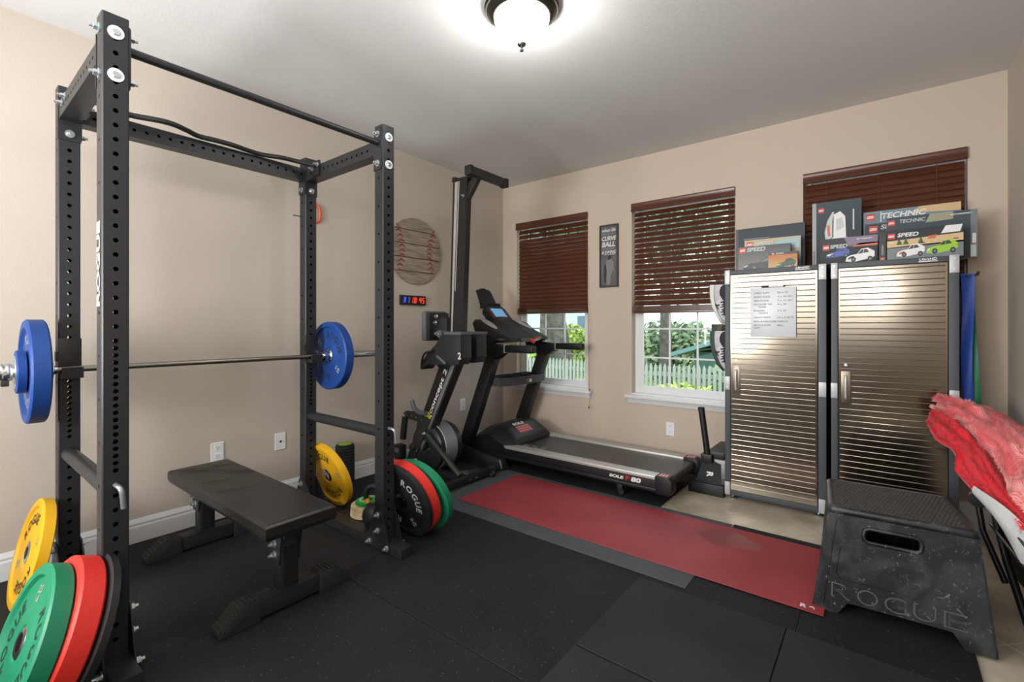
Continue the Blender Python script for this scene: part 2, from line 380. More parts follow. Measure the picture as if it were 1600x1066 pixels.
def leafblob(b, c, rad, n, m, s=.09):
    c = Vector(c)
    for _ in range(n):
        d = Vector((random.gauss(0, 1), random.gauss(0, 1), random.gauss(0, 1))).normalized()*(random.random()**.4)
        p = c+Vector((d.x*rad[0], d.y*rad[1], d.z*rad[2])); a = Vector((random.uniform(-1, 1), random.uniform(-1, 1), random.uniform(-1, 1))).normalized()*s*random.uniform(.6, 1.3); e = a.orthogonal().normalized()*s*.5
        b.poly([p-a, p+e, p+a, p-e], m)
L1 = mat('leaf_bright', (150, 174, 92), .7, c2=(190, 206, 120), nscale=3); L2 = mat('leaf_mid', (104, 130, 100), .7, c2=(146, 170, 132), nscale=3); L3 = mat('leaf_teal', (96, 122, 112), .7, c2=(128, 150, 138), nscale=2)
BARK = mat('bark', (66, 66, 62), .9, c2=(96, 94, 88), nscale=10)
def bush(c, rad, n, m, label, s=.09):
    t = thing('bush', label, 'bush', (c[0], c[1], GZ)); b = MB(); leafblob(b, c, rad, n, m, s); part(b, 'foliage', t)
    b = MB()
    for k in range(4): b.tube([(c[0], c[1], GZ), (c[0]+random.uniform(-.2, .2)*rad[0], c[1], c[2]*.5+GZ*.5), (c[0]+random.uniform(-.5, .5)*rad[0], c[1], c[2])], [.02, .014, .006], BARK, 6)
    part(b, 'stem', t)
bush((.95, 3.3, .0), (.7, .25, .34), 700, L1, 'bright yellow-green bush in front of the picket fence', .06)
bush((1.35, 4.5, .05), (.5, .35, .6), 900, L2, 'leafy green bush at the right of the middle window view')
bush((-.75, 4.8, .40), (.45, .35, .45), 600, L3, 'blue-green shrub growing behind the picket fence')
bush((-2.6, 4.35, .1), (.5, .25, .45), 700, L3, 'dark shrub beyond the fence in the left window view')
def tree(c, h, r, crown, rad, n, m, label, lean=0):
    t = thing('tree', label, 'tree', (c[0], c[1], GZ))
    b = MB(); b.tube(spline([(c[0], c[1], GZ), (c[0]+lean*.4, c[1], h*.4), (c[0]+lean, c[1], h)], 5), [r*(1.3-.6*i/10) for i in range(11)], BARK, 10)
    for k in range(3): b.tube([(c[0]+lean*.7, c[1], h*.7), (c[0]+lean+random.uniform(-1, 1), c[1]+random.uniform(-.3, .3), h+.6)], [r*.5, r*.2], BARK, 8)
    part(b, 'trunk', t)
    b = MB(); leafblob(b, crown, rad, n, m, .16); part(b, 'foliage', t)
tree((-3.72, 6.4), 3.0, .2, (-4.6, 6.8, 4.3), (1.2, .8, 1.1), 1500, L3, 'dark upright tree trunk seen through the left window')
tree((-2.0, 4.7), 3.0, .16, (-1.4, 4.5, 3.8), (1.0, .7, .9), 1200, L2, 'leaning grey tree trunk nearest to the left window', -.6)
tree((-.4, 11), 3.2, .16, (-.4, 11, 3.5), (3.2, 1.2, 1.9), 1000, L2, 'large leafy tree far beyond the fence behind the blinds')
bush((-1.2, 8.6, .55), (1.6, .6, .85), 1800, L2, 'long leafy hedge beyond the picket fence in the middle window view', .12)
bush((-4.6, 8.8, .5), (1.6, .6, .8), 1500, L1, 'sunlit yellow-green hedge beyond the fence in the left window view', .12)
tree((-.95, 7.6), 3.0, .14, (-.9, 7.6, 3.9), (1.4, 1, .9), 700, L3, 'pale tree trunk rising in the middle window view')
t = thing('garden_shed', 'blue-green roofed shed beside the picket fence', 'shed', (1.15, 6.2, GZ))
b = MB(); b.box(.42, 1.9, 5.4, 7.2, GZ, .72, mat('shed_wall', (74, 106, 100), .8, c2=(60, 92, 80), nscale=4)); part(b, 'wall', t)
b = MB(); rm = mat('shed_roof', (104, 140, 146), .6); b.prism([(.02, .62), (1.15, .98), (2.3, .62), (2.3, .70), (1.15, 1.06), (.02, .70)], 'y', 5.2, 7.4, rm); part(b, 'roof', t)
t = thing('neighbor_house', 'pale blue house with a grey roof far behind the trees', 'house', (-7, 15, GZ))
b = MB(); hm = mat('house_wall', (186, 204, 216), .8); b.box(-13, -6.6, 15, 19, GZ, 2.6, hm); part(b, 'wall', t)
b = MB(); b.prism([(-13.5, 2.5), (-9.8, 4.4), (-6.1, 2.5)], 'y', 14.6, 19.4, mat('house_roof', (150, 150, 152), .8)); part(b, 'roof', t)
for q in (-12, -9.8, -7.8):
    b = MB(); b.box(q, q+.9, 14.96, 15.0, .7, 1.7, mat('far_window', (90, 110, 130), .2)); part(b, 'window', t)
t = thing('parked_car', 'small red car parked far behind the garden shed', 'car', (.3, 13.3, GZ))
b = MB(); rc = mat('car_red', (190, 70, 60), .3); b.prism([(-1.6, .1), (2.4, .1), (2.4, .45), (1.8, .55), (1.2, .85), (-.5, .85), (-1.0, .55), (-1.6, .45)], 'y', 12.6, 14.2, rc, .05); part(b, 'body', t)
b = MB(); b.prism([(-.75, .56), (1.4, .56), (1.1, .8), (-.45, .8)], 'y', 12.57, 12.6, mat('car_glass', (60, 80, 90), .1)); part(b, 'side_window', t)
for q in (-.8, 1.5):
    b = MB(); b.cyl((q, 12.55, GZ+.33), (q, 12.75, GZ+.33), .33, BLACKP, 20); part(b, 'wheel', t)

# ================================================================ MATS ON THE FLOOR
def mat_thing(name, x0, x1, y0, y1, z0, z1, m, label, cat='floor mat', group=None):
    b = MB(); b.box(x0, x1, y0, y1, z0, z1, m); o = b.build(name, bev=.002); tag(o, label, cat, group); return o
G = 'black rubber gym floor mats'
mat_thing('rubber_mat', .017, 1.209, -3.54, -1.66, -.0115, 0, RUBBER, 'black rubber mat lying under the bench and the middle of the power rack', group=G)
mat_thing('rubber_mat', .017, 1.209, YB, -3.543, -.0115, 0, RUBBER, 'black rubber mat under the leaning yellow and green plates at left', group=G)
mat_thing('rubber_mat', 1.212, 3.04, -2.742, -.985, -.0115, 0, RUBBER, 'large black rubber mat between the power rack and the red lifting mat', group=G)
mat_thing('rubber_mat', 1.212, 3.04, YB, -2.746, -.0115, 0, RUBBER, 'black rubber mat in the foreground in front of the flat bench', group=G)
mat_thing('rubber_mat', .017, 2.128, -.98, -.02, -.0115, 0, RUBBER, 'black rubber mat under the treadmill by the back wall', group=G)
mat_thing('rubber_mat', 0.017, 1.209, -1.657, -.985, -.0115, 0, RUBBER, 'black rubber mat under the upright rowing machine in the corner', group=G)
mat_thing('rubber_mat', 3.043, 3.585, -3.6, -.985, -.0115, 0, RUBBER, 'black rubber mat under the black plyo box at right', group=G)
G2 = 'charcoal interlocking mats on top'
mat_thing('thick_rubber_mat', 2.392, 3.009, -2.475, -1.872, .0005, .007, RUBBER2, 'square charcoal mat lying just in front of the grey mat corner', group=G2)
mat_thing('thick_rubber_mat', 3.013, 3.62, -2.475, -1.872, .0005, .007, RUBBER2, 'charcoal mat at the bottom right corner in front of the plyo box', group=G2)
mat_thing('thick_rubber_mat', 2.392, 3.009, -3.08, -2.48, .0005, .004, RUBBER2, 'charcoal mat at the bottom edge in front of another charcoal square', group=G2)
mat_thing('grey_floor_mat', .80, 2.595, -1.828, -.94, .0005, .004, GREYMAT, 'flat slate grey mat showing as a border around the red mat')
mat_thing('black_backing_mat', 2.6, 3.05, -1.66, -.93, .0005, .004, RUBBER2, 'dark strip of mat under the right end of the red mat')
rmt = mat_thing('red_floor_mat', .975, 3.12, -1.69, -1.0, .0045, .0085, REDMAT, 'long red rubber lifting mat lying on the grey mat')
b = MB(); wm = mat('white_print', (228, 220, 220), .6); b.text('R', .03, wm, (3.045, -1.655, .0087), (1, 0, 0), (0, 1, 0), .05); b.text('e', .025, wm, (3.075, -1.655, .0087), (1, 0, 0), (0, 1, 0), .05)
o = b.build('printed_mark', rmt, origin=rmt.location)
b = MB(); b.prism([(2.62+.17*math.cos(a*math.pi/12)*(1+.12*math.sin(a*1.7)), -1.18+.10*math.sin(a*math.pi/12)*(1+.2*math.cos(a*1.1))) for a in range(24)], 'z', .0085, .0087, mat('red_mat_worn', (120, 36, 44), .5)); b.build('worn_patch', rmt, origin=rmt.location)

# ================================================================ POWER RACK
rk = thing('power_rack', 'tall black steel power rack with drilled posts and two pull up bars', 'power rack', (.742, -3.018, 0))
PH = 2.316; PW = .038; HOLES2 = [.1143+.0508*i for i in range(11)]+[.6858+.0254*i for i in range(1, 19)]+[1.1684+.0508*i for i in range(22)]
def holed_face(b, P, w_, zs, r, z0, z1, m, inset=.006, N=12):
    # P(u, z, d) -> point ; strip of width w_ with round holes and their rims
    prev = z0; hz = sorted(zs)
    for i, z in enumerate(hz):
        up = (z+hz[i+1])/2 if i+1 < len(hz) else min(z1, z+.025)
        lo_ = prev
        hh = min(z-lo_, up-z); a0, a1 = z-hh, z+hh
        if a0-lo_ > 1e-4: b.poly([P(-w_, lo_, 0), P(w_, lo_, 0), P(w_, a0, 0), P(-w_, a0, 0)], m)
        ring = [b.v(P(r*math.cos(2*math.pi*k/N+math.pi/N), z+r*math.sin(2*math.pi*k/N+math.pi/N), 0)) for k in range(N)]
        rin = [b.v(P(r*math.cos(2*math.pi*k/N+math.pi/N), z+r*math.sin(2*math.pi*k/N+math.pi/N), -inset)) for k in range(N)]
        for k in range(N): b.face([ring[k], ring[(k+1) % N], rin[(k+1) % N], rin[k]], m)
        c = [b.v(P(w_, a1, 0)), b.v(P(-w_, a1, 0)), b.v(P(-w_, a0, 0)), b.v(P(w_, a0, 0))]
        q = N//4
        for s_ in range(4):      # corner s_ owns ring verts around its quadrant
            idx = [(s_*q+k) % N for k in range(q)]
            for k in range(q-1): b.face([c[s_], ring[idx[k+1]], ring[idx[k]]], m)
            b.face([c[s_], c[(s_+1) % 4], ring[(s_*q+q) % N], ring[idx[-1]]], m)
        prev = a1
        if up-prev > 1e-4: b.poly([P(-w_, prev, 0), P(w_, prev, 0), P(w_, up, 0), P(-w_, up, 0)], m); prev = up
    if z1-prev > 1e-4: b.poly([P(-w_, prev, 0), P(w_, prev, 0), P(w_, z1, 0), P(-w_, z1, 0)], m)
def post(x, y, skip=()):
    b = MB(); z0 = .052; e = .004; w_ = PW-e
    zs = [z for z in HOLES2 if z < PH-.03]
    side = [.2+.1524*i for i in range(12)]+[2.03+.0508*i for i in range(3)]
    holed_face(b, lambda u, z, d: (x+PW+d, y+u, z), w_, zs, .0085, z0, PH, RACK)
    holed_face(b, lambda u, z, d: (x-PW-d, y-u, z), w_, zs, .0085, z0, PH, RACK)
    holed_face(b, lambda u, z, d: (x+u, y-PW-d, z), w_, side, .0065, z0, PH, RACK)
    holed_face(b, lambda u, z, d: (x-u, y+PW+d, z), w_, side, .0065, z0, PH, RACK)
    for sx, sy in ((1, 1), (1, -1), (-1, -1), (-1, 1)):
        b.poly([(x+sx*PW, y+sy*w_, z0), (x+sx*w_, y+sy*PW, z0), (x+sx*w_, y+sy*PW, PH), (x+sx*PW, y+sy*w_, PH)], RACK)
    b.prism([(x-PW, y-w_), (x-w_, y-PW), (x+w_, y-PW), (x+PW, y-w_), (x+PW, y+w_), (x+w_, y+PW), (x-w_, y+PW), (x-PW, y+w_)], 'z', PH, PH+.003, BLACKP)
    return b
XF, XBk, YL, YR = 1.152, .332, -3.602, -2.437
posts = {}
for nm, x, y in (('FL', XF, YL), ('FR', XF, YR), ('BL', XBk, YL), ('BR', XBk, YR)):
    posts[nm] = part(post(x, y), 'post', rk, smooth=25)
b = MB(); b.text('ROGUE', .045, mat('decal_white', (214, 214, 208), .5), (XF-.006, YL-PW-.001, 1.44), (0, 0, 1), (-1, 0, 0), .04, width=.30); part(b, 'lettering', posts['FL'])
# beams with holes
def beam_x(y, z0, z1):
    b = MB(); x0, x1 = XBk+PW+.004, XF-PW-.004; zc = (z0+z1)/2
    hs = [.06+.0508*i for i in range(13)]
    for sy in (-1, 1):
        holed_face(b, (lambda sy: lambda u, s_, d: (x0+s_, y+sy*(.036+d), zc+u*-sy))(sy), (z1-z0)/2, hs, .008, 0, x1-x0, RACK)
    b.poly([(x0, y-.036, z0), (x1, y-.036, z0), (x1, y+.036, z0), (x0, y+.036, z0)], RACK); b.poly([(x0, y-.036, z1), (x1, y-.036, z1), (x1, y+.036, z1), (x0, y+.036, z1)], RACK)
    return part(b, 'side_crossmember', rk, smooth=25)
beam_x(YL, 2.165, 2.241); beam_x(YR, 2.165, 2.241)
b = MB(); y0, y1 = YL+PW+.004, YR-PW-.004; hs = [.045+.0508*i for i in range(21)]
for sx in (1, -1): holed_face(b, (lambda sx: lambda u, s_, d: (XBk+sx*(.036+d), y0+s_, 2.206+u*sx))(sx), .038, hs, .008, 0, y1-y0, RACK)
for z in (2.168, 2.244): b.poly([(XBk-.036, y0, z), (XBk+.036, y0, z), (XBk+.036, y1, z), (XBk-.036, y1, z)], RACK)
part(b, 'rear_crossmember', rk, smooth=25)
# welded end plates of the beams
for x, y, sx, sy in ((XF, YL, -1, 0), (XF, YR, -1, 0), (XBk, YL, 1, 0), (XBk, YR, 1, 0), (XBk, YL, 0, 1), (XBk, YR, 0, -1)):
    b = MB()
    if sx: xx = x+sx*PW; b.box(min(xx, xx+sx*.005), max(xx, xx+sx*.005), y-.04, y+.04, 2.075, 2.262, RACK); b.bolt((xx+sx*.005, y, 2.107), (sx, 0, 0), .013)
    else: yy = y+sy*PW; b.box(x-.04, x+.04, min(yy, yy+sy*.005), max(yy, yy+sy*.005), 2.085, 2.262, RACK); b.bolt((x, yy+sy*.005, 2.112), (0, sy, 0), .012)
    part(b, 'end_plate', rk)
# straight pull up bar and its flanges
b = MB(); b.cyl((XF, YL+PW+.006, 2.222), (XF, YR-PW-.006, 2.222), .0165, RACK, 24); part(b, 'straight_pull_up_bar', rk)
for y, s_ in ((YL, 1), (YR, -1)):
    b = MB(); yy = y+s_*PW; b.prism([(XF-.034, 2.09), (XF-.022, 2.075), (XF+.022, 2.075), (XF+.034, 2.09), (XF+.034, 2.285), (XF+.022, 2.3), (XF-.022, 2.3), (XF-.034, 2.285)], 'y', yy, yy+s_*.006, RACK)
    for z in (2.11, 2.27): b.bolt((XF, yy+s_*.006, z), (0, s_, 0), .013); b.bolt((XF, y-s_*PW, z), (0, -s_, 0), .013)
    part(b, 'flange_plate', rk)
# curvy pull up bar
b = MB(); pts = spline([(.47, -3.555, 2.255), (.455, -3.45, 2.25), (.436, -3.393, 2.25), (.472, -3.294, 2.25), (.477, -3.232, 2.25), (.445, -3.16, 2.25), (.408, -3.094, 2.25), (.416, -3.01, 2.25), (.416, -2.924, 2.25), (.397, -2.829, 2.25), (.395, -2.755, 2.25), (.436, -2.663, 2.25), (.445, -2.594, 2.25), (.50, -2.485, 2.235)], 5)
b.tube(pts, .0135, BLACK, 14); part(b, 'curved_pull_up_bar', rk)
for y, s_, x in ((YL+.036, 1, .47), (YR-.036, -1, .50)):
    b = MB(); b.box(x-.04, x+.05, min(y, y+s_*.012), max(y, y+s_*.012), 2.17, 2.262, BLACK); b.bolt((x-.025, y+s_*.012, 2.22), (0, s_, 0), .010); b.bolt((x+.035, y+s_*.012, 2.235), (0, s_, 0), .010); (b.bolt((x-.025, y-s_*.072, 2.215), (0, -s_, 0), .011), b.bolt((x+.045, y-s_*.072, 2.225), (0, -s_, 0), .011)) if y < -3 else None; part(b, 'pull_up_bar_bracket', rk)
# washers on the front faces
for y in (YL, YR):
    for z in (2.256, 2.106):
        b = MB(); b.cyl((XF+PW, y, z), (XF+PW+.004, y, z), .0235, mat('washer', (214, 222, 226), .4, .3), 28); b.lathe([(0, .010), (.010, .010), (.013, .004), (.013, .003)], CHROME, (XF+PW, y, z), 'x', 20); part(b, 'bolt', rk)
for y in (YL, YR):
    for z in (2.256, 2.106):
        b = MB(); b.bolt((XBk-PW, y, z), (-1, 0, 0), .012); part(b, 'bolt', rk)
# base tubes, gussets and bolts
for y in (YL, YR):
    b = MB(); b.box(.16, 1.348, y-.040, y+.040, 0.0005, .052, RACK, .003); b.cyl((1.31, y-.0405, .026), (1.31, y-.0385, .026), .006, DARKHOLE, 12); part(b, 'base_tube', rk)
for x, y, f in ((XF, YL, 1), (XF, YR, 1), (XBk, YL, 1), (XBk, YR, 1)):
    for s_ in (-1, 1):
        yy = y+s_*.043; b = MB()
        tri = [(x-.028, .222), (x+.03, .222), (x+.105, .03), (x+.105, .008), (x-.105, .008), (x-.105, .03)] if x == XF else [(x-.028, .222), (x+.03, .222), (x+.19, .055), (x+.19, .008), (x-.105, .008), (x-.105, .03)]
        b.prism(tri, 'y', yy-.0025, yy+.0025, RACK)
        gs = part(b, 'gusset_plate', rk)
        for px, pz in ((x, .19), (x, .105), (x-.075, .03), (x+.08, .03)):
            b = MB(); b.bolt((px, yy+s_*.0025, pz), (0, s_, 0), .0125); o = b.build('bolt', gs, origin=POR[rk.name])
# safety pipes and L-pins
for y in (YL, YR):
    b = MB(); b.cyl((XBk+PW, y, .632), (XF-PW, y, .632), .030, RACK, 28); part(b, 'safety_pipe', rk)
    b = MB(); b.tube(spline([(XF+PW-.01, y, .6604), (XF+PW+.022, y, .6604), (XF+PW+.040, y+.004, .655), (XF+PW+.047, y+.008, .635), (XF+PW+.048, y+.012, .585)], 6), .0085, ALU, 14); part(b, 'pin_handle', rk)
# j cups
for y in (YL, YR):
    x = XBk+PW; b = MB()
    b.box(x+.001, x+.013, y-.04, y+.04, .985, 1.165, BLACK, .002)
    b.prism([(x+.012, .985), (x+.012, 1.010), (x+.065, 1.007), (x+.072, 1.035), (x+.080, 1.035), (x+.080, .985)], 'y', y-.036, y+.036, BLACKP)
    b.box(x-.03, x+.012, y-.046, y-.040, 1.06, 1.105, BLACK)
    part(b, 'j_cup', rk)
b = MB(); b.tube([(XBk-.005, YR-PW-.055, 1.94), (XBk-.005, YR-PW+.005, 1.94)], .0045, CHROME, 10); b.cyl((XBk-.005, YR-PW-.06, 1.94), (XBk-.005, YR-PW-.053, 1.94), .007, CHROME, 12); part(b, 'storage_pin', rk)

# ================================================================ BARBELL
BX, BZ = .412, 1.0245
bb = thing('barbell', 'long steel barbell resting in the cups of the power rack', 'barbell', (BX, -3.02, BZ))
b = MB(); b.cyl((BX, -3.665, BZ), (BX, -2.375, BZ), .014, STEELBAR, 20); part(b, 'shaft', bb)
for s_ in (-1, 1):
    c = -3.02; y0 = c+s_*.685; b = MB()
    b.lathe([(0, c+s_*.63), (.018, c+s_*.63), (.020, c+s_*.64), (.036, c+s_*.643), (.037, c+s_*.664), (.0245, c+s_*.668), (.0245, c+s_*1.095), (.022, c+s_*1.10), (0, c+s_*1.10)], CHROME, (BX, 0, BZ), 'y', 28); part(b, 'sleeve', bb)

# ================================================================ WEIGHT PLATES
def ring_text(b, s, R, h, m, ang0, y, step=None, bold=.03, adv=1.0, wid=1.0):
    # letters run clockwise, tops outward, centred on ang0 measured clockwise from up, read from -Y
    ws = [max(glyphs(ch, bold)[2][0]/max(glyphs('R', bold)[2][1], .01), .25)*h*wid if ch != ' ' else h*.4 for ch in s]
    gap = h*.22*adv; tot = sum(ws)+gap*(len(s)-1); a = ang0-tot/R/2
    for ch, w_ in zip(s, ws):
        a += w_/R/2
        if ch != ' ':
            up = Vector((math.sin(a), 0, math.cos(a))); rt = Vector((math.cos(a), 0, -math.sin(a)))
            hh = h*glyphs(ch, bold)[2][1]/glyphs('R', bold)[2][1]
            b.text(ch, hh, m, Vector((0, y, 0))+up*R, rt, up, bold, .0008, width=w_)
        a += w_/R/2+gap/R
def plate(name, col, th, label, textc, rot=0, hubmat=None, num='45', sub='LB', grp=None, r=.225, hub_out=.0, cat='weight plate', flatmat=False):
    m = mat('rubber_'+name, col, .5, spec=.4, bump=.08, bscale=250)
    t = thing('bumper_plate', label, cat, (0, 0, 0), grp)
    h = th/2; b = MB()
    prof = [(.027, -h*.55), (.045, -h*.55), (.050, -h*.75-hub_out), (.088, -h*.75-hub_out), (.094, -h*.62), (.185, -h*.62), (.192, -h), (.217, -h), (.225, -h*.8), (.225, h*.8), (.217, h), (.192, h), (.185, h*.62), (.094, h*.62), (.088, h*.75), (.050, h*.75), (.045, h*.55), (.027, h*.55)]
    prof = [(p*r/.225, q) for p, q in prof]
    b.lathe(prof, m, axis='y', n=72, close=True); lpart(b, 'rubber_body', t, smooth=35)
    b = MB(); hm = hubmat or CHROME; k = r/.225
    b.lathe([(.0252, -h*.8-hub_out), (.034, -h*.85-hub_out), (.048*k, -h*.6-hub_out*.5), (.05*k, -h*.5), (.05*k, h*.5), (.034, h*.85), (.0252, h*.8)], hm, axis='y', n=40, close=True); lpart(b, 'steel_hub', t)
    b = MB(); tm = mat('plate_text_%d_%d_%d' % textc, textc, .6)
    y = -h*.62-.0002
    ring_text(b, 'ROGUE', .140*k, .044*k, tm, rot, y, wid=.95); lpart(b, 'lettering', t, smooth=180)
    b = MB(); ring_text(b, 'ROGUE', .140*k, .044*k, tm, rot+math.pi, y, wid=.95); lpart(b, 'lettering', t, smooth=180)
    tm2 = mat('plate_num', (150, 152, 152), .6)
    for q in (1, 3):
        a = rot+q*math.pi/2; b = MB(); ring_text(b, num, .150*k, .024*k, tm2, a, y); ring_text(b, sub, .122*k, .018*k, tm2, a, y); lpart(b, 'weight_mark', t, smooth=180)
    return t
BLUE = (20, 62, 130)
p = plate('blue', BLUE, .064, 'blue plate on the right end of the barbell', (24, 40, 74), rot=R_(38), num='45'); p.location = (BX, -3.02+.667+.034, BZ)
p = plate('blue', BLUE, .064, 'blue plate on the left end of the barbell beside the wall', (140, 150, 160), rot=R_(20), num='45', hub_out=.0); p.location = (BX, -3.02-.667-.034, BZ)
b = MB(); b.lathe([(.075, -.0), (.092, -.004), (.092, -.03), (.075, -.034), (.05, -.03), (.05, 0)], MATS['rubber_blue'], (BX, -3.02-.667-.060, BZ), 'y', 48, close=True)
b.lathe([(.027, -.030), (.05, -.036), (.05, -.034), (.072, -.0345), (.072, -.02), (.027, -.02)], ZINC, (BX, -3.02-.667-.060, BZ), 'y', 40, close=True)
o = b.build('change_plate'); tag(o, 'small blue plate with steel hub outside the left end plate', 'weight plate')
cl = thing('barbell_collar', 'chrome clamp collar on the left end of the barbell', 'collar', (BX, -3.815, BZ))
b = MB(); b.lathe([(.0255, -.02), (.036, -.02), (.038, -.012), (.034, -.006), (.038, 0), (.038, .012), (.034, .02), (.0255, .02)], CHROME, (BX, -3.807, BZ), 'y', 30, close=True); part(b, 'ring', cl)
b = MB(); b.box(BX-.01, BX+.02, -3.821, -3.797, BZ-.058, BZ-.028, BLACKP, .003); b.cyl((BX+.03, -3.811, BZ+.0), (BX+.046, -3.811, BZ+.0), .008, CHROME, 12); part(b, 'lever', cl)

def lean(t, x, y, tilt, yaw, z=None, r=.225, h=.03):
    # tilt > 0 leans the top towards +Y; the low rim edge touches the floor
    t.rotation_mode = 'XYZ'; t.rotation_euler = (-tilt, 0, yaw)
    zz = r*math.cos(tilt)+h*abs(math.sin(tilt)) if z is None else z
    t.location = (x, y, zz); return t
GP = 'bumper plates leaning on the rack posts'
T1 = R_(20.5); ca, sa = math.cos(T1), math.sin(T1)
def stackL(off, h): return -3.845+off*ca, None
# left stack against the front left post: green in front, then red, then black
yc = -3.845+.029*ca
lean(plate('green', (24, 124, 88), .058, 'green plate nearest the camera in the leaning stack at lower left', (20, 52, 42), rot=R_(75), num='25', sub='LB'), 1.194, yc, T1, 0, h=.029)
lean(plate('red', (214, 48, 40), .07, 'thick red plate between green and black plates at lower left', (60, 14, 12), num='55'), 1.205, yc+.0655/ca, T1, 0, h=.035)
lean(plate('black', (28, 29, 30), .026, 'thin black plate leaning on the front left rack post', (130, 130, 130), num='10'), 1.22, yc+.1155/ca, T1, 0, h=.013)
lean(plate('yellow', (222, 168, 26), .045, 'yellow plate leaning on the rear left rack post by the wall', (40, 34, 20), rot=R_(-35), num='35'), .372, -3.746+.022, R_(13.8), 0, h=.022)
lean(plate('yellow', (222, 168, 26), .045, 'yellow plate leaning on the rear right rack post beside the foam roller', (40, 34, 20), rot=R_(-12), num='35'), .385, -2.318, R_(-17.5), .02, h=.022)
T2 = R_(17); c2 = math.cos(T2); yb = -2.312
lean(plate('black', (28, 29, 30), .03, 'black plate with white lettering leaning on the front right rack post', (170, 170, 170), rot=R_(62), num='45'), 1.15, yb, -T2, .06, h=.015)
lean(plate('red', (214, 48, 40), .066, 'red plate in the middle of the stack at the front right post', (60, 14, 12), num='25'), 1.142, yb+.049/c2, -T2, .06, h=.033)
lean(plate('green', (24, 124, 88), .05, 'green plate outermost behind the red one at the front right post', (20, 52, 42), num='25'), 1.155, yb+.124/c2, -T2-.03, .12, h=.025)

# foam roller, change plate stack, kettlebell inside the rack
b = MB(); prof = [(0, .0), (.058, .0)]
z = 0.01
while z < .315: prof += [(.068, z), (.070, z+.004), (.070, z+.014), (.068, z+.018), (.062, z+.019)]; z += .022
prof += [(.066, .322), (.058, .328), (.052, .328, mat('lime', (150, 180, 40), .6)), (0, .326)]
b.lathe(prof, mat('foam_black', (34, 35, 40), .75), (.115, -2.03, 0.0005), n=36); tag(b.build('foam_roller', smooth=30), 'black ribbed foam roller with lime top standing by the left wall', 'foam roller')
b = MB(); b.box(.62, .90, -2.394, -2.14, .0005, .05, RUBBER, .004); b.box(.90, 1.03, -2.394, -2.315, .0005, .05, RUBBER, .004); tag(b.build('rubber_block'), 'low black block on the floor under the cream discs inside the rack', 'block')
cream = mat('cream_ply', (206, 186, 150), .7, c2=(186, 160, 122), nscale=18)
for k, z in enumerate((.053, .076, .099)):
    b = MB(); pr_ = [(.0, z), (.101, z), (.105, z+.004), (.105, z+.019), (.101, z+.0225), (0, z+.0225)]; b.lathe(pr_, cream, (.80+.003*k, -2.30, 0), n=44)
    tag(b.build('wooden_disc'), ['bottom disc of the cream wooden disc stack by the kettlebell', 'middle disc of the cream wooden disc stack by the kettlebell', 'top disc of the cream stack, directly under the small green plate'][k], 'disc', 'stack of cream discs beside the kettlebell')
b = MB(); gz = .122; gmm = mat('bright_green', (28, 150, 62), .5); n = 30; A = []
for i in range(n*2): rr = .078 if i % 2 else .072; a = math.pi*i/n; A.append((.806+rr*math.cos(a), -2.30+rr*math.sin(a)))
b.prism(A, 'z', gz, gz+.02, gmm); b.lathe([(.024, gz+.021), (.028, gz+.024), (.064, gz+.024), (.070, gz+.02)], gmm, (.806, -2.30, 0), n=36)
b.lathe([(0, gz+.0215), (.023, gz+.0215)], DARKHOLE, (.806, -2.30, 0), n=24)
tmw = mat('white_print', (228, 220, 220), .6)
for i in range(14):
    a = i*.34+1.4
    b.text('ROGUE CHANGE 5LB'[i], .016, tmw, (.806+.05*math.cos(a), -2.30+.05*math.sin(a), gz+.0245), (-math.sin(a), math.cos(a), 0), (-math.cos(a), -math.sin(a), 0), .03)
tag(b.build('change_plate'), 'small bright green round plate lying on top of the cream discs', 'weight plate')
KX, KY, KZ = .985, -2.382, .0525
kb = thing('kettlebell', 'black kettlebell with a yellow handle band behind the front right post', 'kettlebell', (KX, KY, KZ))
b = MB(); b.lathe([(0, KZ), (.04, KZ), (.052, KZ+.008), (.068, KZ+.04), (.071, KZ+.066), (.065, KZ+.095), (.046, KZ+.118), (.026, KZ+.128), (0, KZ+.131)], BLACKP, (KX, KY, 0), n=36); part(b, 'bell', kb)
b = MB(); b.tube(spline([(KX-.036, KY-.012, KZ+.115), (KX-.058, KY-.018, KZ+.165), (KX-.044, KY-.014, KZ+.215), (KX, KY, KZ+.232), (KX+.044, KY+.010, KZ+.215), (KX+.058, KY+.012, KZ+.165), (KX+.036, KY+.010, KZ+.115)], 6), .0145, BLACKP, 16); part(b, 'handle', kb)
b = MB(); b.cyl((KX-.0545, KY-.017, KZ+.152), (KX-.044, KY-.0145, KZ+.128), .0165, mat('band_yellow', (216, 160, 40), .5), 20); b.cyl((KX+.0545, KY+.0115, KZ+.152), (KX+.044, KY+.0105, KZ+.128), .0165, MATS['band_yellow'], 20); part(b, 'handle_band', kb)

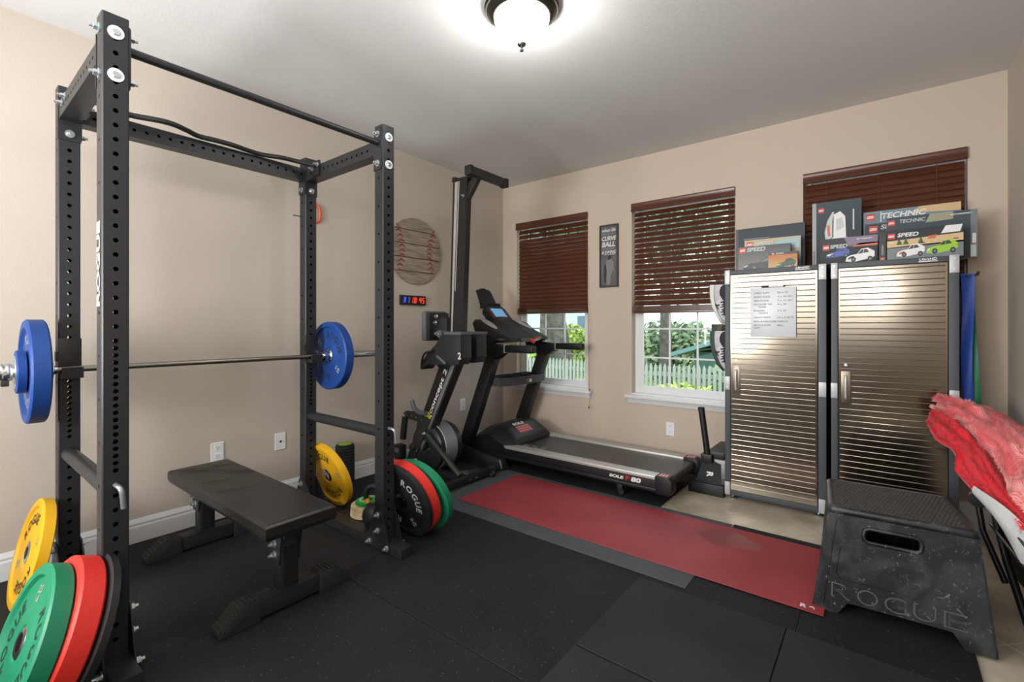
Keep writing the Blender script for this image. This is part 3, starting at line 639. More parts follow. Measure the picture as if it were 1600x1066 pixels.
# ================================================================ FLAT BENCH
bn = thing('flat_bench', 'black padded flat weight bench standing in front of the power rack', 'weight bench', (.82, -3.04, 0))
b = MB()
x0, x1, y0, y1 = .245, 1.415, -3.19, -2.885
bb_ = bmesh.new(); NX, NY = 60, 18
def padtop(u, v):
    x = lerp(x0, x1, u); y = lerp(y0, y1, v); z = .432
    e = min(u*(x1-x0), (1-u)*(x1-x0), v*(y1-y0), (1-v)*(y1-y0)); z -= .012*max(0, 1-e/.014)**2
    wr = 0
    for (cx, cy, dx, dy, L, a) in ((.36, -3.10, .35, 1, .16, .006), (.40, -3.07, .35, 1, .15, .006), (.33, -3.12, .4, 1, .12, .005), (.47, -3.02, .2, 1, .3, .003), (.37, -2.97, .8, 1, .14, .004), (.56, -2.95, .55, 1, .18, .005), (.62, -2.93, .5, 1, .15, .004), (.66, -3.10, .35, 1, .2, .0035), (.86, -3.09, .3, 1, .25, .004), (.9, -3.05, .25, 1, .25, .002)):
        d = Vector((dx, dy)).normalized(); q = Vector((x-cx, y-cy)); al = q.dot(d); ac = q.x*d.y-q.y*d.x
        wr += -a*math.exp(-(ac/.009)**2-(al/(L/2))**2)+a*.7*math.exp(-((ac-.017)/.01)**2-(al/(L/2))**2)
    fade = min(1, e/.03)
    return Vector((x, y, z+wr*fade))
G_ = b.grid(padtop, 150, 50, VINYL)
b.hexa([(x0+.006, y0+.006, .368), (x1-.006, y0+.006, .368), (x1-.006, y1-.006, .368), (x0+.006, y1-.006, .368)], [(x0, y0, .385), (x1, y0, .385), (x1, y1, .385), (x0, y1, .385)], VINYL)
b.hexa([(x0, y0, .385), (x1, y0, .385), (x1, y1, .385), (x0, y1, .385)], [(x0, y0, .4205), (x1, y0, .4205), (x1, y1, .4205), (x0, y1, .4205)], VINYL)
part(b, 'pad', bn, smooth=50)
BF = mat('bench_frame', (31, 31, 33), .5)
RB = mat('foot_rubber', (30, 30, 30), .7)
b = MB(); b.box(.30, 1.33, -3.075, -3.0, .315, .367, BF, .002); part(b, 'spine_tube', bn)
for xc, s_ in ((1.262, 1), (.33, -1)):
    b = MB(); b.box(xc-.037, xc+.037, -3.075, -3.0, .085, .315, BF, .003); b.box(xc+.0371, xc+.040, -3.062, -3.013, .10, .27, BLACK); part(b, 'upright', bn)
    b = MB(); b.prism([(xc-.06, .365), (xc+.062, .365), (xc+.034, .20), (xc-.034, .20)], 'y', -3.084, -3.077, BF); b.prism([(xc-.06, .365), (xc+.062, .365), (xc+.034, .20), (xc-.034, .20)], 'y', -2.998, -2.991, BF)
    gp = part(b, 'gusset_plate', bn)
    for z in (.338, .285, .238):
        b = MB(); b.bolt((xc, -3.084, z), (0, -1, 0), .013); b.build('bolt', gp, origin=POR[bn.name])
    b = MB(); b.box(xc-.037, xc+.037, -3.19, -2.86, .014, .088, BF, .003); b.box(xc-.045, xc+.045, -3.085, -2.99, .086, .092, BF); part(b, 'foot_tube', bn)
    for sy in (-1, 1):
        yi = -3.03+sy*.13; ye = -3.03+sy*.285
        b = MB(); prof = [(yi, .001), (ye, .001), (ye, .018), (yi+sy*.075, .094), (yi, .094)]; b.prism(prof, 'x', xc-.044, xc+.044, RB, .003)
        for k in range(4): q = yi+sy*(.008+.018*k); b.box(xc-.040, xc+.040, min(q, q+sy*.009), max(q, q+sy*.009), .093, .099, RB)
        dy, dz = (ye-(yi+sy*.075)), (.018-.094); Ln = math.hypot(dy, dz); ny, nz = -dz/Ln*sy, abs(dy)/Ln
        for k in range(6):
            t0 = (.01+.017*k)/Ln*1.0; t1 = t0+.009/Ln
            A = []
            for tt in (t0, t1):
                yy = yi+sy*.075+dy*tt; zz = .094+dz*tt; A += [(yy, zz)]
            (ya, za), (yb2, zb) = A
            b.prism([(ya, za), (yb2, zb), (yb2+ny*.006, zb+nz*.006), (ya+ny*.006, za+nz*.006)], 'x', xc-.040, xc+.040, RB)
        part(b, 'rubber_foot', bn)

# ================================================================ THINGS ON THE LEFT WALL
sg = thing('baseball_sign', 'round wooden plank sign painted as a baseball on the left wall', 'wall sign', (0, -1.255, 1.895))
wd = mat('sign_wood', (160, 147, 134), .8, c2=(128, 114, 101), nscale=3, stretch=(1, 2, 14), detail=5)
b = MB(); zc, yc_, r_ = 1.895, -1.255, .298
planks = [-.3, -.185, -.062, .06, .182, .3]
for i in range(5):
    lo_, hi_ = planks[i]+.0035, planks[i+1]-.0035; pts = []
    for k in range(13):
        z = lerp(lo_, hi_, k/12); z = max(-.2975, min(.2975, z)); pts.append((math.sqrt(max(r_**2-z*z, 0)), z))
    P = [(yc_+a, zc+z) for a, z in pts]+[(yc_-a, zc+z) for a, z in reversed(pts)]
    b.prism(P, 'x', .006, .018, wd)
b.cyl((.001, yc_, zc), (.007, yc_, zc), r_-.003, mat('sign_back', (70, 58, 50), .9), 60)
part(b, 'planks', sg)
b = MB(); sm = mat('stitch_red', (140, 40, 36), .7)
for s_ in (-1, 1):
    for k in range(-5, 6):
        z = k*.043; y = s_*(.155+.35*z*z*4)
        for q in (-1, 1):
            y2 = y+q*.036; z2 = z-.02
            if y2*y2+z2*z2 > .285**2: continue
            b.prism([(yc_+y, zc+z+.009), (yc_+y, zc+z-.006), (yc_+y2, zc+z2-.003), (yc_+y2, zc+z2+.004)], 'x', .018, .0192, sm)
part(b, 'stitching', sg)
tm = thing('digital_timer', 'black digital timer showing blue and red digits under the baseball sign', 'timer', (0, -1.29, 1.41))
b = MB(); b.box(.001, .028, -1.432, -1.150, 1.41, 1.495, BLACKP, .003); part(b, 'housing', tm)
BL = mat('led_blue', (70, 90, 255), .4, emit=1.1); RL = mat('led_red', (255, 60, 40), .4, emit=1.1)
def seg(b, ch, y, z, w_, h, m):
    w_ = .021
    S = {'0': 'abcdef', '1': 'bc', '4': 'fgbc', '5': 'afgcd', 'H': 'fegbc', 'I': 'bc'}[ch]; t_ = .006; sl = .12
    def q(y0, z0, y1, z1): b.prism([(y+y0+sl*z0, z+z0), (y+y1+sl*z0, z+z0), (y+y1+sl*z1, z+z1), (y+y0+sl*z1, z+z1)], 'x', .0283, .0293, m)
    H2 = h/2
    for s_ in S:
        if s_ == 'a': q(0, h-t_, w_, h)
        if s_ == 'd': q(0, 0, w_, t_)
        if s_ == 'g': q(0, H2-t_/2, w_, H2+t_/2)
        if s_ == 'f': q(0, H2, t_, h)
        if s_ == 'e': q(0, 0, t_, H2)
        if s_ == 'b': q(w_-t_, H2, w_, h)
        if s_ == 'c': q(w_-t_, 0, w_, H2)
for nm, chs, m in (('blue_digits', (('H', -1.405), ('1', -1.365)), BL), ('red_digits', (('1', -1.322), ('0', -1.288), ('4', -1.229), ('5', -1.194)), RL)):
    b = MB()
    for ch, y in chs: seg(b, ch, y, 1.428, .026, .05, m)
    if nm == 'red_digits':
        for z in (1.442, 1.462): b.box(.0283, .0293, -1.253, -1.249, z, z+.004, m)
    part(b, nm, tm)
def outlet(o_, y=None, x=None, z=.37, label='', duplex=True, kind='outlet'):
    if y is not None: t = thing('wall_outlet', label, kind, (0, y, z))
    else: t = thing('wall_outlet', label, kind, (x, 0, z))
    def T(u, v, d): return (d, y+u, z+v) if y is not None else (x+u, -d, z+v)
    b = MB(); pts = [(-.037, 0), (.037, 0), (.037, .118), (-.037, .118)]
    b.hexa([T(u, v, .001) for u, v in pts], [T(u*.94, v*.94+.0035, .007) for u, v in pts], WHITEP); part(b, 'cover_plate', t)
    b = MB(); dk = DARKHOLE
    if duplex:
        for zz in (.033, .085):
            if zz > .05: part(b, 'socket', t); b = MB()
            b.hexa([T(u, zz+v, .007) for u, v in ((-.017, -.014), (.017, -.014), (.017, .014), (-.017, .014))], [T(u, zz+v, .009) for u, v in ((-.016, -.013), (.016, -.013), (.016, .013), (-.016, .013))], WHITEP)
            for u in (-.006, .006): b.hexa([T(u-.001, zz-.001, .009), T(u+.001, zz-.001, .009), T(u+.001, zz+.008, .009), T(u-.001, zz+.008, .009)], [T(u-.001, zz-.001, .0094), T(u+.001, zz-.001, .0094), T(u+.001, zz+.008, .0094), T(u-.001, zz+.008, .0094)], dk)
            b.cyl(T(0, zz-.007, .009), T(0, zz-.007, .0094), .0022, dk, 10)
    else: b.cyl(T(0, .059, .007), T(0, .059, .010), .008, GREYP, 14); b.cyl(T(0, .059, .010), T(0, .059, .013), .004, dk, 10)
    part(b, 'socket', t)
outlet(0, y=-2.86, label='white power outlet on the left wall behind the bench pad', z=.365)
outlet(0, y=-2.464, label='white cable jack plate on the left wall beside the rear rack post', duplex=False, z=.354, kind='wall jack')
outlet(0, y=-.64, label='white outlet on the left wall behind the treadmill upright', z=.37)
outlet(0, x=1.876, label='white outlet on the back wall under the middle window', z=.27)
b = MB(); om = mat('orange_plastic', (226, 96, 66), .5); b.tube([(.012, -2.235, 2.115), (.012, -2.20, 2.125), (.012, -2.178, 2.105), (.012, -2.172, 2.06), (.012, -2.178, 2.01), (.012, -2.20, 1.992), (.012, -2.235, 1.998), (.012, -2.246, 2.06), (.012, -2.235, 2.115)], .0095, om, 10); tag(b.build('orange_hanger_clip'), 'orange plastic loop hung on the left wall beside the rear rack post', 'clip')

# sign on the back wall
ws = thing('curve_ball_sign', 'dark framed motivational sign with white lettering between the two left windows', 'wall sign', (1.3, 0, 1.588))
x0, x1, z0, z1 = 1.204, 1.394, 1.588, 2.176
b = MB(); fmr = mat('sign_frame', (56, 54, 50), .6)
b.box(x0, x0+.012, -.024, -.001, z0, z1, fmr); b.box(x1-.012, x1, -.024, -.001, z0, z1, fmr); b.box(x0+.012, x1-.012, -.024, -.001, z0, z0+.014, fmr); b.box(x0+.012, x1-.012, -.024, -.001, z1-.014, z1, fmr); part(b, 'frame', ws)
b = MB(); chalk = mat('chalkboard', (82, 84, 86), .8, c2=(104, 106, 106), nscale=9, detail=8); b.box(x0+.012, x1-.012, -.014, -.001, z0+.014, z1-.014, chalk); part(b, 'panel', ws)
b = MB(); cw = mat('chalk_white', (222, 222, 218), .8); cg = mat('chalk_grey', (150, 150, 148), .8); cxm = (x0+x1)/2; X, Z = (1, 0, 0), (0, 0, 1)
b.text('when life', .034, cw, (cxm, -.0145, 2.125), X, Z, .012, width=.14, shear=.25); b.text('THROWS YOU A', .016, cg, (cxm, -.0145, 2.088), X, Z, .01, width=.14)
b.text('CURVE', .042, cw, (cxm, -.0145, 2.047), X, Z, .03, width=.145, shear=.15); b.text('BALL', .048, cw, (cxm, -.0145, 1.992), X, Z, .03, width=.135, shear=.15)
b.text('GRAB A BAT', .016, cg, (cxm, -.0145, 1.952), X, Z, .01, width=.13); b.text('& SWING', .032, cw, (cxm, -.0145, 1.918), X, Z, .02, width=.14, shear=.2); b.box(1.25, 1.36, -.0155, -.0145, 1.893, 1.897, cw)
part(b, 'lettering', ws, smooth=180)
b = MB(); g2 = mat('sketch_grey', (132, 130, 126), .9); g3 = mat('sketch_dark', (62, 62, 62), .9)
def pl(pts, m, d=.0004): b.prism([(cxm+u, 1.61+v) for u, v in pts], 'y', -.0145-d, -.014, m)
pl([(-.02, .0), (.01, .0), (.02, .08), (.045, .15), (.05, .21), (.02, .25), (-.02, .24), (-.035, .19), (-.03, .1)], g2); pl([(-.05, .03), (-.03, .02), (-.022, .12), (-.03, .2), (-.05, .17)], g3, .0008)
pl([(-.01, .235), (.02, .24), (.028, .265), (.01, .28), (-.012, .265)], g3, .0008); pl([(.04, .2), (.062, .12), (.056, .11), (.03, .19)], g2, .0008)
part(b, 'player_sketch', ws)

# ================================================================ CEILING LAMP
cl = thing('ceiling_lamp', 'round flush ceiling lamp with frosted white glass and bronze rings', 'ceiling light', (1.955, -2.24, H))
LX, LY = 1.955, -2.24
b = MB(); brz = mat('bronze', (60, 56, 50), .35, .8); b.lathe([(0, H-.001), (.175, H-.001), (.180, H-.012), (.172, H-.022), (.168, H-.024), (.165, H-.03), (.150, H-.045), (.146, H-.047), (.138, H-.052), (.128, H-.050), (.12, H-.03), (0, H-.03)], brz, (LX, LY, 0), n=64)
b.lathe([(.1705, H-.022), (.174, H-.026), (.1705, H-.030), (.167, H-.026)], mat('nickel_trim', (190, 186, 176), .3, .8), (LX, LY, 0), n=64, close=True); part(b, 'canopy', cl)
gg = bpy.data.materials.new('frosted_glass'); gg.use_nodes = True; nt = gg.node_tree
for n_ in list(nt.nodes): nt.nodes.remove(n_)
out = nt.nodes.new('ShaderNodeOutputMaterial'); t1 = nt.nodes.new('ShaderNodeBsdfTransparent'); t1.inputs[0].default_value = (.8, .8, .8, 1); e1 = nt.nodes.new('ShaderNodeEmission'); e1.inputs[0].default_value = (1, .98, .94, 1); e1.inputs[1].default_value = 1.6; ad = nt.nodes.new('ShaderNodeAddShader')
nt.links.new(t1.outputs[0], ad.inputs[0]); nt.links.new(e1.outputs[0], ad.inputs[1]); nt.links.new(ad.outputs[0], out.inputs[0])
b = MB(); b.lathe([(.134, H-.048), (.132, H-.07), (.118, H-.105), (.09, H-.145), (.06, H-.168), (.03, H-.178), (0, H-.18)], gg, (LX, LY, 0), n=56); part(b, 'glass_shade', cl)
b = MB(); b.lathe([(.022, H-.180), (.018, H-.187), (.006, H-.190), (.006, H-.200), (.010, H-.205), (.008, H-.214), (0, H-.217)], mat('nickel', (120, 118, 114), .3, .9), (LX, LY, 0), n=24); b.lathe([(0, H-.1795), (.022, H-.180)], MATS['nickel'], (LX, LY, 0), n=24); part(b, 'finial', cl)

# ================================================================ STORAGE CABINETS
CY = -.455
def cabinet(x0, x1, zt, label, text_on_right):
    t = thing('storage_cabinet', label, 'cabinet', ((x0+x1)/2, -.23, 0), 'tall steel storage cabinets on the back wall')
    z0 = .022; b = MB()
    b.box(x0, x0+.003, CY+.02, -.052, z0, zt-.003, SLATE); b.box(x1-.003, x1, CY+.02, -.052, z0, zt-.003, SLATE); b.box(x0, x1, CY+.02, -.052, zt-.003, zt, SLATE); b.box(x0, x1, CY+.02, -.052, z0, z0+.003, SLATE); b.box(x0, x1, -.055, -.052, z0, zt, SLATE)
    b.box(x0, x0+.036, CY, CY+.022, z0, zt, SLATE, .003); b.box(x1-.044, x1, CY, CY+.022, z0, zt, SLATE, .003); b.box(x0+.036, x1-.044, CY, CY+.022, zt-.032, zt, SLATE, .003); b.box(x0+.036, x1-.044, CY, CY+.022, z0, z0+.035, SLATE, .003)
    b.box(x0+.036, x1-.044, CY+.018, CY+.022, z0+.035, zt-.032, DARKHOLE)
    part(b, 'body', t)
    dx0, dx1, dz0, dz1 = x0+.038, x1-.046, z0+.038, zt-.035
    # ribbed door: rounded ridges running across
    b = MB(); N = 42; hx0, hx1, hz0, hz1 = dx0+.008, dx0+.068, .735, .945
    prof = []; pitch = (dz1-dz0-.02)/N; z = dz0+.01
    prof.append((dz0, 0))
    for i in range(N):
        for q, d in ((0, 0), (.66, 0.0), (.69, .0009), (.74, .0013), (.79, .0009), (.84, 0)): prof.append((z+q*pitch, d))
        z += pitch
    prof.append((dz1, 0))
    yb_ = CY-.004
    for (za, da), (zb, db) in zip(prof, prof[1:]):
        inh = hz0 < (za+zb)/2 < hz1
        spans = [(dx0, dx0+.008, 0), (hx1 if inh else dx0+.008, dx1-.012, 1), (dx1-.012, dx1, 0)]
        if inh: spans.append((hx0, hx1, 0))
        for a_, c_, k in spans:
            b.poly([(a_, yb_-da*k, za), (c_, yb_-da*k, za), (c_, yb_-db*k, zb), (a_, yb_-db*k, zb)], STEELD)
    bmesh.ops.remove_doubles(b.bm, verts=b.bm.verts, dist=1e-6)
    b.box(dx0, dx0+.0015, yb_, CY+.016, dz0, dz1, STEELD); b.box(dx1-.0015, dx1, yb_, CY+.016, dz0, dz1, STEELD); b.box(dx0, dx1, yb_, CY+.016, dz1-.0015, dz1, STEELD); b.box(dx0, dx1, yb_, CY+.016, dz0, dz0+.0015, STEELD)
    dr = part(b, 'door', t, smooth=12)
    b = MB(); px0, px1 = dx0+.014, dx0+.062
    b.prism([(px0, .745), (px1, .745), (px1, .94), (px0, .94)], 'y', yb_-.004, yb_-.0002, mat('handle_plate', (118, 108, 96), .35, .9), .0015)
    b.build('handle_plate', dr, origin=POR[t.name])
    b = MB(); hc = (px0+px1)/2; b.tube(spline([(hc, yb_-.004, .775), (hc, yb_-.014, .79), (hc, yb_-.018, .84), (hc, yb_-.014, .895), (hc, yb_-.004, .912)], 5), [.009, .009, .009, .0085, .008, .0072, .0068, .0066, .0066, .0066, .0066, .0066, .0068, .0072, .008, .0085, .009, .009, .009, .009, .009], mat('handle_white', (206, 206, 204), .35, .4), 14)
    b.build('handle', dr, origin=POR[t.name])
    b = MB(); b.cyl((hc, yb_-.007, .98), (hc, yb_-.002, .98), .008, ZINC, 16); b.build('lock', dr, origin=POR[t.name])
    for bx0, bx1 in ((x0, x0+.034), (x1-.040, x1)):
        for bz0, bz1 in ((zt-.098, zt+.002), (.768, .862), (z0-.001, .112)):
            b = MB(); b.box(bx0-.001, bx1, CY-.004, CY-.0002, bz0, bz1, BRKT, .0018)
            for zz in (bz0+.02, bz1-.02): b.cyl(((bx0+bx1)/2, CY-.0055, zz), ((bx0+bx1)/2, CY-.003, zz), .004, ZINC, 10)
            part(b, 'corner_bracket', t)
    for fx in (x0+.045, x1-.045):
        for fy in (CY+.04, -.09):
            b = MB(); b.lathe([(0, -.011), (.026, -.011), (.027, -.005), (.018, .0), (.008, .003), (.006, .03), (0, .03)], ZINC, (fx, fy, 0), n=20); part(b, 'leveling_foot', t)
    b = MB(); tx = x1-.13 if text_on_right else x1-.12
    b.text('UltraHD', .014, WHITEP, (tx, CY-.0005, zt-.012), (1, 0, 0), (0, 0, 1), .02, width=.075, shear=.2); b.box(tx-.042, tx+.042, CY-.001, CY-.0001, zt-.028, zt-.022, WHITEP); part(b, 'name_badge', t, smooth=180)
    return t
c1 = cabinet(2.43, 3.035, 1.617, 'left storage cabinet with a handwritten whiteboard on its ribbed steel door', True)
c2_ = cabinet(3.060, 3.650, 1.617, 'right storage cabinet with a plain ribbed steel door beside the resistance bands', True)
ZT = 1.617
# whiteboard and pen
wb = thing('small_whiteboard', 'white dry erase board with handwritten workout list stuck to the cabinet door', 'whiteboard', (2.735, CY-.012, 1.148))
b = MB(); b.box(2.600, 2.872, CY-.020, CY-.0115, 1.148, 1.482, mat('wb_white', (206, 209, 216), .3), .003); part(b, 'board', wb)
b = MB(); ink = mat('ink', (36, 42, 66), .7); yy = CY-.0203
for i, (l, r, z) in enumerate([('CABLE SLAM', '20 x 25', 1.447), ('FRONT PLANK', '4 x 30 SEC.', 1.420), ('SIDE PLANK', '3 x 15 SEC.', 1.394), ('SHOULDER TAP', '4 x 30', 1.369), ('     PLANK', '', 1.351), ('RUSSIAN', '3 x 25', 1.326), ('     CRUNCH', '', 1.310), ('SQUAT PRESS', '10 x 3 SETS', 1.280), ('ROLL & SHOULDER', 'STRETCH', 1.253), ('BATTLE ROPE', 'BALL', 1.228), ('SLAM', '', 1.210)]):
    wl = .0092*len(l.strip()); off = .03 if l.startswith('  ') else 0
    b.text(l.strip(), .012, ink, (2.622+off+wl/2, yy, z), (1, 0, 0), (0, 0, 1), .0, width=wl)
    if r: wr = .0085*len(r); b.text(r, .011, ink, (2.765+wr/2, yy, z-.001), (1, 0, 0), (0, 0, 1), .0, width=wr)
part(b, 'handwriting', wb, smooth=180)
pen = thing('marker_pen', 'white marker pen with black cap on top of the whiteboard', 'pen', (2.73, CY-.018, 1.488))
b = MB(); b.cyl((2.712, CY-.018, 1.4895), (2.80, CY-.018, 1.4895), .0062, WHITEP, 14); part(b, 'barrel', pen)
b = MB(); b.cyl((2.668, CY-.018, 1.4895), (2.713, CY-.018, 1.4895), .0072, BLACKP, 14); b.cyl((2.799, CY-.018, 1.4895), (2.805, CY-.018, 1.4895), .0065, BLACKP, 14); part(b, 'cap', pen)

# ---------------------------------------------------------------- toy boxes on top
LR = mat('logo_red', (196, 40, 34), .4); YW = mat('logo_white', (238, 236, 226), .4)
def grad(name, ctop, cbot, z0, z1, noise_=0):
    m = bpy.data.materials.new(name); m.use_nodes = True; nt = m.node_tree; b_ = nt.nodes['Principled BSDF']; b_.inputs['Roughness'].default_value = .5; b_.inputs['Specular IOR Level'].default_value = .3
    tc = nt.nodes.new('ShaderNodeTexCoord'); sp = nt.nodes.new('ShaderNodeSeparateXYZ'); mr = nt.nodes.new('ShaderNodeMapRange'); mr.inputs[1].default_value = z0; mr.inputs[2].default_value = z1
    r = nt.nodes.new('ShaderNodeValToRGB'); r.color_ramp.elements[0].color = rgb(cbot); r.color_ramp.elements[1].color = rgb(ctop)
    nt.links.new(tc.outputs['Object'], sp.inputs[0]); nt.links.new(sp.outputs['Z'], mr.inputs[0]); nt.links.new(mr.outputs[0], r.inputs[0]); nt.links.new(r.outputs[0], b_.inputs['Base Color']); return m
def toybox(name, x0, x1, y0, dep, h, front, side, label, deco):
    t = thing(name, label, 'box', ((x0+x1)/2, y0+dep/2, ZT+.0005), 'toy construction set boxes on the cabinets')
    z0 = ZT+.0005; b = MB(); b.box(x0, x1, y0+.001, y0+dep, z0, z0+h, side, .001); part(b, 'carton', t)
    b = MB(); b.poly([(x0+.0005, y0, z0+.0005), (x1-.0005, y0, z0+.0005), (x1-.0005, y0, z0+h-.0005), (x0+.0005, y0, z0+h-.0005)], front)
    W = x1-x0
    def P(pts, m, d): b.poly([(x0+u*W, y0-.0002*d, z0+v*h) for u, v in pts], m)
    def T(s, u, v, hh, m, wd, sh=.2, bo=.03): b.text(s, hh, m, (x0+u*W, y0-.0012, z0+v*h), (1, 0, 0), (0, 0, 1), bo, width=wd, shear=sh)
    def logo(u, v, s): # red square logo
        sx = s/W/2; sz = s/h/2; P([(u-sx, v-sz), (u+sx, v-sz), (u+sx, v+sz), (u-sx, v+sz)], LR, 4); T('LEGO', u, v, s*.38, YW, s*.8, .15, .05)
    deco(P, T, logo); part(b, 'printed_front', t, smooth=180); return t
def car(P, u, v, w_, h_, body, glass, dark, acc=None):
    P([(u, v), (u+w_*.05, v+h_*.35), (u+w_*.2, v+h_*.5), (u+w_*.4, v+h_*.55), (u+w_*.55, v+h_*.95), (u+w_*.78, v+h_), (u+w_, v+h_*.7), (u+w_, v+h_*.3), (u+w_*.9, v+h_*.15), (u+w_*.3, v-h_*.08)], body, 2)
    P([(u+w_*.42, v+h_*.55), (u+w_*.56, v+h_*.88), (u+w_*.74, v+h_*.9), (u+w_*.82, v+h_*.65)], glass, 3)
    for q, r in ((.28, .17), (.85, .17)):
        P([(u+w_*q+w_*.09*math.cos(a*math.pi/5), v+h_*.12+h_*.22*math.sin(a*math.pi/5)) for a in range(10)], dark, 3)
        P([(u+w_*q+w_*.045*math.cos(a*math.pi/4), v+h_*.12+h_*.11*math.sin(a*math.pi/4)) for a in range(8)], GRY, 4)
    P([(u+w_*.02, v+h_*.22), (u+w_*.10, v+h_*.36), (u+w_*.13, v+h_*.30), (u+w_*.04, v+h_*.18)], YW, 4); P([(u+w_*.60, v+h_*.55), (u+w_*.615, v+h_*.55), (u+w_*.645, v+h_*.9), (u+w_*.63, v+h_*.9)], body, 4)
    P([(u+w_*.86, v+h_*1.0), (u+w_*1.02, v+h_*.98), (u+w_*1.02, v+h_*1.05), (u+w_*.86, v+h_*1.07)], dark, 3)
    if acc: P([(u+w_*.08, v+h_*.3), (u+w_*.3, v+h_*.42), (u+w_*.3, v+h_*.3), (u+w_*.1, v+h_*.12)], acc, 3)
DK = mat('print_dark', (38, 42, 48), .4); GYB = mat('box_grey_side', (62, 72, 80), .4); WT = mat('print_white', (226, 226, 226), .4); LM = mat('print_lime', (150, 196, 40), .4); GN = mat('print_green', (40, 80, 56), .4); BLU = mat('print_blue', (50, 80, 170), .4); ORG = mat('print_orange', (206, 96, 60), .4); SAND = mat('print_sand', (206, 176, 130), .4); PALE = mat('print_pale', (190, 196, 196), .4); GRY = mat('print_grey', (110, 118, 124), .4); SIL = mat('box_edge', (150, 154, 156), .4)
def d_big(P, T, logo):
    P([(.12, .75), (.5, .75), (.5, .77), (.12, .77)], GRY, 1); P([(0, 0), (.04, 0), (.04, 1), (0, 1)], DK, 1)
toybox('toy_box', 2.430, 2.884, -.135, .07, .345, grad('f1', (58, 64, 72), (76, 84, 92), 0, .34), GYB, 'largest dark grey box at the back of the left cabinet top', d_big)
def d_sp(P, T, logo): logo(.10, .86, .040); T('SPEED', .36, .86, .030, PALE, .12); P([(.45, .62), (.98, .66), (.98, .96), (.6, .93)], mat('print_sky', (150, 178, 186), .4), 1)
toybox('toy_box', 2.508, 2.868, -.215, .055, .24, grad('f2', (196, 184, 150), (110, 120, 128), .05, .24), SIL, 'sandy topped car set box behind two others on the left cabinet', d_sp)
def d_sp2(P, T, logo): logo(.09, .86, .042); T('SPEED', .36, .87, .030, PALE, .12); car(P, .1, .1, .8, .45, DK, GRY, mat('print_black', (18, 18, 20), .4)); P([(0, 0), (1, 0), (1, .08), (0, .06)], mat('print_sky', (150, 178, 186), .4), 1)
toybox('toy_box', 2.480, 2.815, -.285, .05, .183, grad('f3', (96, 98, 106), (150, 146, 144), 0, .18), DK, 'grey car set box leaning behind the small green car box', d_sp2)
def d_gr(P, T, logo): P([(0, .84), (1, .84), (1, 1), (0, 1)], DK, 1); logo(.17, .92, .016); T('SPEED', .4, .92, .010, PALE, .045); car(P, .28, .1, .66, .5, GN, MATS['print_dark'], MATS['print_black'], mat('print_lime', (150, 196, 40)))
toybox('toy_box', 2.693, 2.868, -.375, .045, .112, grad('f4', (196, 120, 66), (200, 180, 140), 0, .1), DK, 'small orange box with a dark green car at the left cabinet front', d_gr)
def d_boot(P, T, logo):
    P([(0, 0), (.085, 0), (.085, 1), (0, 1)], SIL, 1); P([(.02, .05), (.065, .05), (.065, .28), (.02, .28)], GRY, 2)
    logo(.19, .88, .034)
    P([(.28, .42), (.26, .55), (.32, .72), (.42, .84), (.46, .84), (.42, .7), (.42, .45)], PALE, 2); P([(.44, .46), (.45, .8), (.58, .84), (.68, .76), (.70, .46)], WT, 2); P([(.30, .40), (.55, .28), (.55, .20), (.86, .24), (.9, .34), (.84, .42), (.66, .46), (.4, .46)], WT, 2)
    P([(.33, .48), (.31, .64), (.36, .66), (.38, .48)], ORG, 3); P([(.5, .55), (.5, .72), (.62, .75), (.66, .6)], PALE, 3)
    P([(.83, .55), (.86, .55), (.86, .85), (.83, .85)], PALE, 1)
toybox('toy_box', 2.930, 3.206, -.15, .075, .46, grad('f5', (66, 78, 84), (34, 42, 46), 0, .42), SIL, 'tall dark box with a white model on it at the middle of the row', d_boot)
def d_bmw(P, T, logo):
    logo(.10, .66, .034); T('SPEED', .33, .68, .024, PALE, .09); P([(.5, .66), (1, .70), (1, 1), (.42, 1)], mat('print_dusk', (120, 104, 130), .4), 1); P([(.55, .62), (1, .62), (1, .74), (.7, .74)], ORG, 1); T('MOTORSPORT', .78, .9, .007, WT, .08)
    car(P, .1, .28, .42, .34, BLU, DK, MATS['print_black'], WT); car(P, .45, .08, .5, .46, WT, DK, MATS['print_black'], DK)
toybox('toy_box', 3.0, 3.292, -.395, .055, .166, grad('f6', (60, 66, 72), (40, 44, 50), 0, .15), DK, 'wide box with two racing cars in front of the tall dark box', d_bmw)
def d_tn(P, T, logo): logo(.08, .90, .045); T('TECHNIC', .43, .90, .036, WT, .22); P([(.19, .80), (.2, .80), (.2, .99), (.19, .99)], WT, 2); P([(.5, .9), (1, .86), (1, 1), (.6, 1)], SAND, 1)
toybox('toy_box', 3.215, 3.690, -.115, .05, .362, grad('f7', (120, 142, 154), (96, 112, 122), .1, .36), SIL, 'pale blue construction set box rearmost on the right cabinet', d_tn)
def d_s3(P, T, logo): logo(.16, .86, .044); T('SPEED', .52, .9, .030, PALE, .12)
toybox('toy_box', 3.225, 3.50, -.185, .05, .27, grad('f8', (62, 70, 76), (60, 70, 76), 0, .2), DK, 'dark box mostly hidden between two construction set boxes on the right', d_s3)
def d_tg(P, T, logo): P([(.93, 0), (1, 0), (1, 1), (.93, 1)], GRY, 1); P([(.945, .3), (.985, .3), (.985, .5), (.945, .5)], WT, 2); P([(.93, .02), (.985, .02), (.985, .26), (.93, .26)], PALE, 2); logo(.06, .88, .034); T('TECHNIC', .30, .90, .022, PALE, .12, bo=.02); P([(.45, .82), (.75, .84), (.75, 1), (.5, 1)], mat('print_haze', (150, 150, 124), .4), 1); T('MOTORSPORT', .83, .93, .009, WT, .09)
